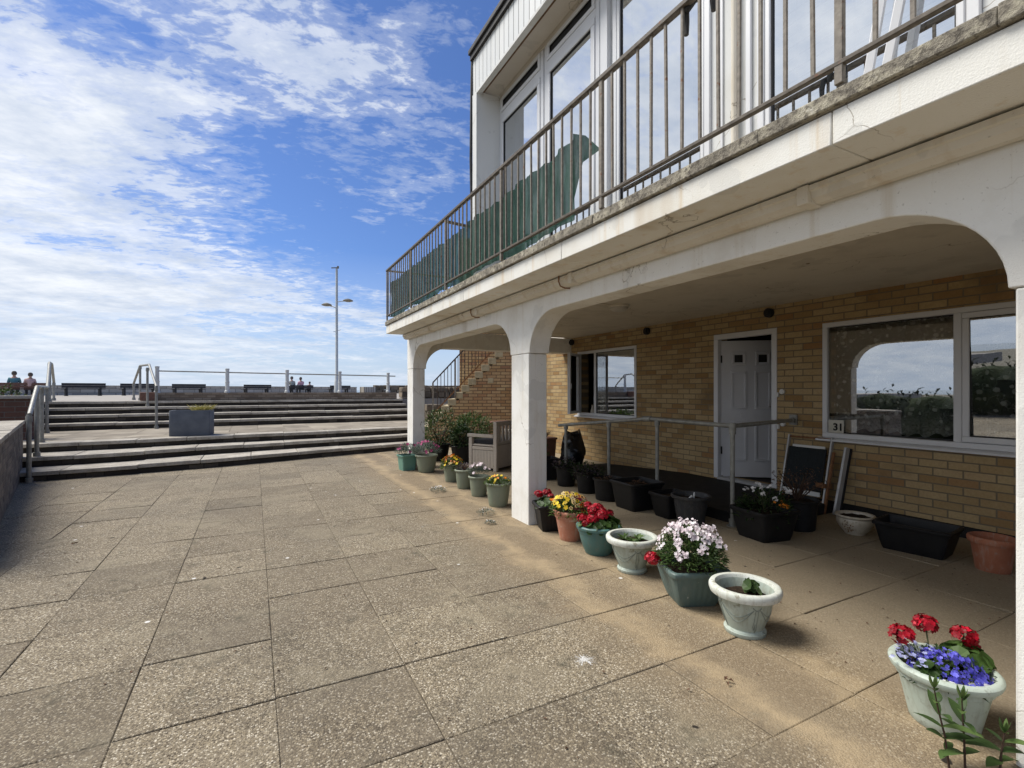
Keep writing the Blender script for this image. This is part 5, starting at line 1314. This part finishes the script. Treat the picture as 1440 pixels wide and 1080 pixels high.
for _ in range(170):
    a = U(0, 6.28); g.leaf((cos(a)*U(.05, .28), sin(a)*U(.05, .28), U(.36, .62)), (cos(a), sin(a), U(-.6, .8)), (0, 0, 1), U(.02, .04), .016, .4, .3)
obj('foliage', g, 'l_dry', p, smooth=False)
p = pot('cream glazed round bowl pot with a brown flower motif by the brick wall', (5.27, 2.72), -.9, grp=G2)
g = MB(); g.lathe([(.085, 0), (.09, .01), (.13, .06), (.155, .11), (.158, .14), (.15, .16), (.165, .168), (.172, .178), (.165, .19), (.150, .19), (.142, .18), (.138, .15)], 40); obj('pot', g, 'ceramic', p); soil_disc(p, .141, .165)
g = MB()
for k in range(22):
    a = -2.2+U(-.28, .28); z = .09+U(-.045, .045); r_ = .09+(.158-.09)*min(1, (z/.12))**.7+.0025; d = Vector((cos(a), sin(a), .1)); g.leaf((r_*cos(a), r_*sin(a), z), Vector((-sin(a), cos(a), 0))*U(-1, 1)+Vector((0, 0, U(-1, 1))), d, U(.015, .03), .01, 0., 0.)
obj('flower_motif', g, 'motif', p, smooth=False)
p = pot('long empty black trough on the paving under the number 31 window', (5.18, 2.17), .12, grp=G2); square_pot(p, .20, .28, .245, 'blackpot', .80, 0, .09, 20.)
p = pot('empty dusty terracotta pot under the right end of the number 31 window', (5.16, 1.66), 0., grp=G2); round_pot(p, .155, .105, .265, 'terradark', None, .022, .05, 0, depth=.07); soil_disc(p, .12, .18)

# rubbish bag
bg = MB(); n, m = 30, 16; vs = []
for j in range(m+1):
    t = j/m; z = .62*t
    for k in range(n):
        a = 2*pi*k/n; r_ = .25*(sin(pi*min(1, .18+t*.69))**.55)*(1-.2*t)+.0
        r_ *= 1+.18*mn.noise(Vector((cos(a)*1.6, sin(a)*1.6, z*5)))+.10*mn.noise(Vector((cos(a)*5, sin(a)*5, z*11)))+.05*mn.noise(Vector((cos(a)*11, sin(a)*11, z*22)))
        zz = z+(.09*mn.noise(Vector((cos(a)*2.2, sin(a)*2.2, 9))) if t > .5 else 0)*t+.07*cos(2*a+.5)*max(0, t-.6)*2.5
        vs.append((r_*cos(a)*1.05, r_*sin(a)*.85, zz))
bg.add(vs, [(j*n+k, j*n+(k+1) % n, (j+1)*n+(k+1) % n, (j+1)*n+k) for j in range(m) for k in range(n)]+[tuple(range(n))[::-1], tuple(range(m*n, m*n+n))])
o = tag(obj('bin_bag', bg, 'binbag', ang=28), 'crumpled black bin bag slumped against the brick wall below the open window', 'bag'); o.location = (5.25, 7.55, .0)
# folded chair and boards
fc = thing('folded_chair', 'folded aluminium chair with dark fabric leaning on the wall between door and window', 'chair', (5.80, 3.36, 0), 0.)
def ln(y, z, off=0.): return (.20*(z/.82)+off, y, z)     # leaning plane
for y in (-.02, .50):
    g = MB(); g.bar(ln(y, .0), ln(y, .86), .022, .045); obj('leg', g, 'alu', fc, bevel=.004)
g = MB(); g.bar(ln(-.01, .84, -.0), ln(.49, .84, -.0), .02, .02); g.bar(ln(-.01, .12), ln(.49, .12), .02, .02); obj('cross_bar', g, 'rust', fc)
g = MB(); vs = []
for i in range(9):
    for j in range(9):
        vs.append(Vector(ln(.015+.455*i/8, .20+.52*j/8, -.02+.015*sin(pi*i/8))))
g.add(vs, [(i*9+j, i*9+j+9, i*9+j+10, i*9+j+1) for i in range(8) for j in range(8)]); fo = obj('fabric_panel', g, 'darkfabric', fc); sm = fo.modifiers.new('Solidify', 'SOLIDIFY'); sm.thickness = .01
g = MB(); g.bar(ln(.04, .735, -.02), ln(.43, .735, -.02), .012, .03); obj('white_strip', g, 'whiteplastic', fc)
g = MB(); g.bar(ln(.02, .20, -.03), ln(.47, .20, -.03), .02, .05); obj('lower_strip', g, 'whiteplastic', fc)
g = MB(); g.bar((-.03, -.055, 0), (.13, -.075, .70), .026, .03); g.bar((-.02, -.06, .32), (.0, .04, .32), .05); obj('folded_arm', g, 'rust', fc, bevel=.004)
bo_ = thing('board', 'narrow grey board leaning on the wall right of the folded chair', 'board', (5.82, 3.20, 0), 0.)
g = MB(); g.bar((0, 0, 0.008), (.18, -.03, .76), .03, .085); obj('plank', g, 'alu', bo_, bevel=.004)
g = MB(); g.bar((.035, -.02, 0.01), (.205, -.05, .75), .015, .03); obj('dark_edge', g, 'gasket', bo_)

# seedlings at the foot of the nearest column
def seedling(loc, h, lean, lab, nl=6):
    p = thing('seedling', lab, 'seedling', (loc[0], loc[1], 0), U(0, 6) if False else 0., 'seedlings at the column foot'); s = MB(); g = MB()
    top_ = Vector((lean[0], lean[1], h)); s.tube([(0, 0, -.01), (lean[0]*.3, lean[1]*.3, h*.4), (lean[0]*.75, lean[1]*.75, h*.75), top_], [.0042, .0036, .003, .002], 7); obj('stem', s, 'redstem', p)
    for k in range(nl):
        t = .22+.74*k/(nl-1); c = Vector((lean[0]*t, lean[1]*t, h*t)); a = k*2.4+U(-.3, .3)
        big = sin(pi*min(1, t*.8+.15)); el = .15+t*.9
        for a2 in (a, a+pi): g.leaf2(c, (cos(a2), sin(a2), el+U(-.3, .3)), (0, 0, 1), (.085*big+.02)*U(.55, 1.2), (.040*big+.008)*U(.7, 1.1), U(.3, .9), .2)
    for k in range(5): a = k*1.26; g.leaf2(top_, (cos(a)*.5, sin(a)*.5, 1.), (cos(a), sin(a), .2), .05, .016, .2, .25)
    obj('leaf', g, 'l_weed', p, ang=60)
seedling((2.31, .865), .30, (-.045, .03), 'tallest leafy seedling growing left in front of the lobelia pot')
seedling((2.355, .835), .262, (.0, .01), 'leafy seedling growing between the tallest one and the column')
seedling((2.47, .775), .145, (.01, -.01), 'short pale leafy seedling right against the nearest column foot', 4)
# fallen leaves and litter on the paving
for i, (x, y, lab) in enumerate(((-1.45, 5.85, 'small curled brown leaf lying alone on the left paving'), (2.03, 1.62, 'small dark leaf lying on the paving left of the lobelia pot'))):
    g = MB(); 
    for _ in range(4): g.leaf((U(-.01, .01), U(-.01, .01), .008), (U(-1, 1), U(-1, 1), .3), (0, 0, 1), .026, .016, .4, .5)
    o = tag(obj('fallen_leaf', g, 'l_dry', smooth=False), lab, 'leaf', 'fallen leaves on the paving'); o.location = (x, y, .004)
g = MB()
for _ in range(620):
    if U(0, 1) < .6: x, y = U(2.7, 5.9), U(1.2, 5.5)
    else: x, y = U(-2.5, 2.6), U(1.5, 9.5)
    if x < -.5-.262*y+.2: continue
    a = U(0, 6.28); g.leaf((x, y, .004+U(0, .004)), (cos(a), sin(a), .12), (0, 0, 1), U(.008, .024), U(.006, .014), .2, .3)
o = obj('leaf_litter', g, 'l_dry', smooth=False); tag(o, 'scattered specks of dry leaf litter over the paving and portico floor', 'litter'); o['kind'] = 'stuff'

# ------------------------------------------------------------------ LIGHT, SKY, CAMERA
SUN_EL, SUN_AZ = R(55), R(-50)     # azimuth from +Y, clockwise positive
W = D.worlds.new('World'); bpy.context.scene.world = W; W.use_nodes = True
T = NT.__new__(NT); T.t = W.node_tree; T.t.nodes.clear()
wo = T.t.nodes.new('ShaderNodeOutputWorld')
sky = T.n('ShaderNodeTexSky', sky_type='NISHITA'); sky.sun_disc = False; sky.sun_elevation = SUN_EL; sky.sun_rotation = SUN_AZ; sky.altitude = 0; sky.air_density = 1.0; sky.dust_density = .6; sky.ozone_density = 2.2
d = T.n('ShaderNodeTexCoord').outputs['Generated']
dx, dy, dz = T.xyz(d)
dzp = T.math('MAXIMUM', dz, 0.)
inv = T.math('DIVIDE', 1., T.math('ADD', dzp, .13))
pv = T.comb(T.math('MULTIPLY', dx, inv), T.math('MULTIPLY', dy, inv), 0.)
pr_ = T.map(pv, (1, 1.25, 1), (3.1, 7.4, 0), (0, 0, R(24)))
big = T.noise(pr_, .75, 4, .55, .4)
med = T.noise(pr_, 2.4, 6, .6, .35)
fin = T.noise(pr_, 8.5, 6, .66, .35)
mk = T.noise(T.map(pr_, (1., 1.6, 1.), (5, 2, 0), (0, 0, R(-35))), 17., 4, .6, .6)
lat = T.math('ADD', T.math('MULTIPLY', dx, -.86), T.math('MULTIPLY', dy, .28))     # more cloud towards the left (west)
den = T.math('ADD', T.math('MULTIPLY', big, 1.05), T.math('ADD', T.math('MULTIPLY', med, .55), T.math('ADD', T.math('MULTIPLY', fin, .50), T.math('MULTIPLY', T.math('SUBTRACT', mk, .5), .38))))
den = T.math('ADD', den, T.math('MULTIPLY', lat, .68))
fac = T.ramp(T.math('SUBTRACT', den, .692), [(.34, 0.), (.45, .22), (.56, .72), (.76, .96)], 'EASE')
haze = T.mr(dzp, .0, .26, .5, 0.)
fac2 = T.math('MAXIMUM', fac, haze)
cloudc = T.mix(T.mr(T.noise(pr_, 2.6, 6, .65), .36, .64), (5.4, 6.1, 7.3), (8.4, 8.7, 9.1))
blue = T.mix(1., sky.outputs[0], (.62, .80, 1.16), 'MULTIPLY')
hz = T.mix(T.mr(dzp, 0., .25), (5.4, 6.4, 7.9), (6.8, 7.5, 8.6))
skyc = T.mix(haze, blue, hz); skyc = T.mix(fac, skyc, cloudc); skyc = T.mix(T.mr(dzp, 0., .14, .6, 0.), skyc, hz)
bgn = T.n('ShaderNodeBackground', {'Color': skyc, 'Strength': .0475}); T.t.links.new(bgn.outputs[0], wo.inputs[0])
sl_ = D.lights.new('Sun', 'SUN'); sl_.energy = 1.95; sl_.angle = R(30); sl_.color = (1, .95, .87)
so = D.objects.new('sun', sl_); C.objects.link(so); so.location = (-20, 20, 30)
sd_ = Vector((sin(SUN_AZ)*cos(SUN_EL), cos(SUN_AZ)*cos(SUN_EL), sin(SUN_EL))); so.rotation_euler = sd_.to_track_quat('Z', 'Y').to_euler()
cam = D.cameras.new('Camera'); co = D.objects.new('camera', cam); C.objects.link(co)
cam.sensor_width = 36; cam.lens = 36*690/1440; cam.shift_y = 8.5/1440; cam.clip_start = .05; cam.clip_end = 5000
co.location = (0, 0, 1.42); co.rotation_euler = (pi/2, 0, -atan2(363, 690))
S = bpy.context.scene; S.camera = co
S.view_settings.view_transform = 'Standard'; S.view_settings.look = 'None'; S.view_settings.gamma = 1; S.view_settings.exposure = 1.28; S.view_settings.use_curve_mapping = False
S.cycles.max_bounces = 8; S.cycles.transparent_max_bounces = 16; S.cycles.sample_clamp_indirect = 6
S.cycles.use_denoising = True
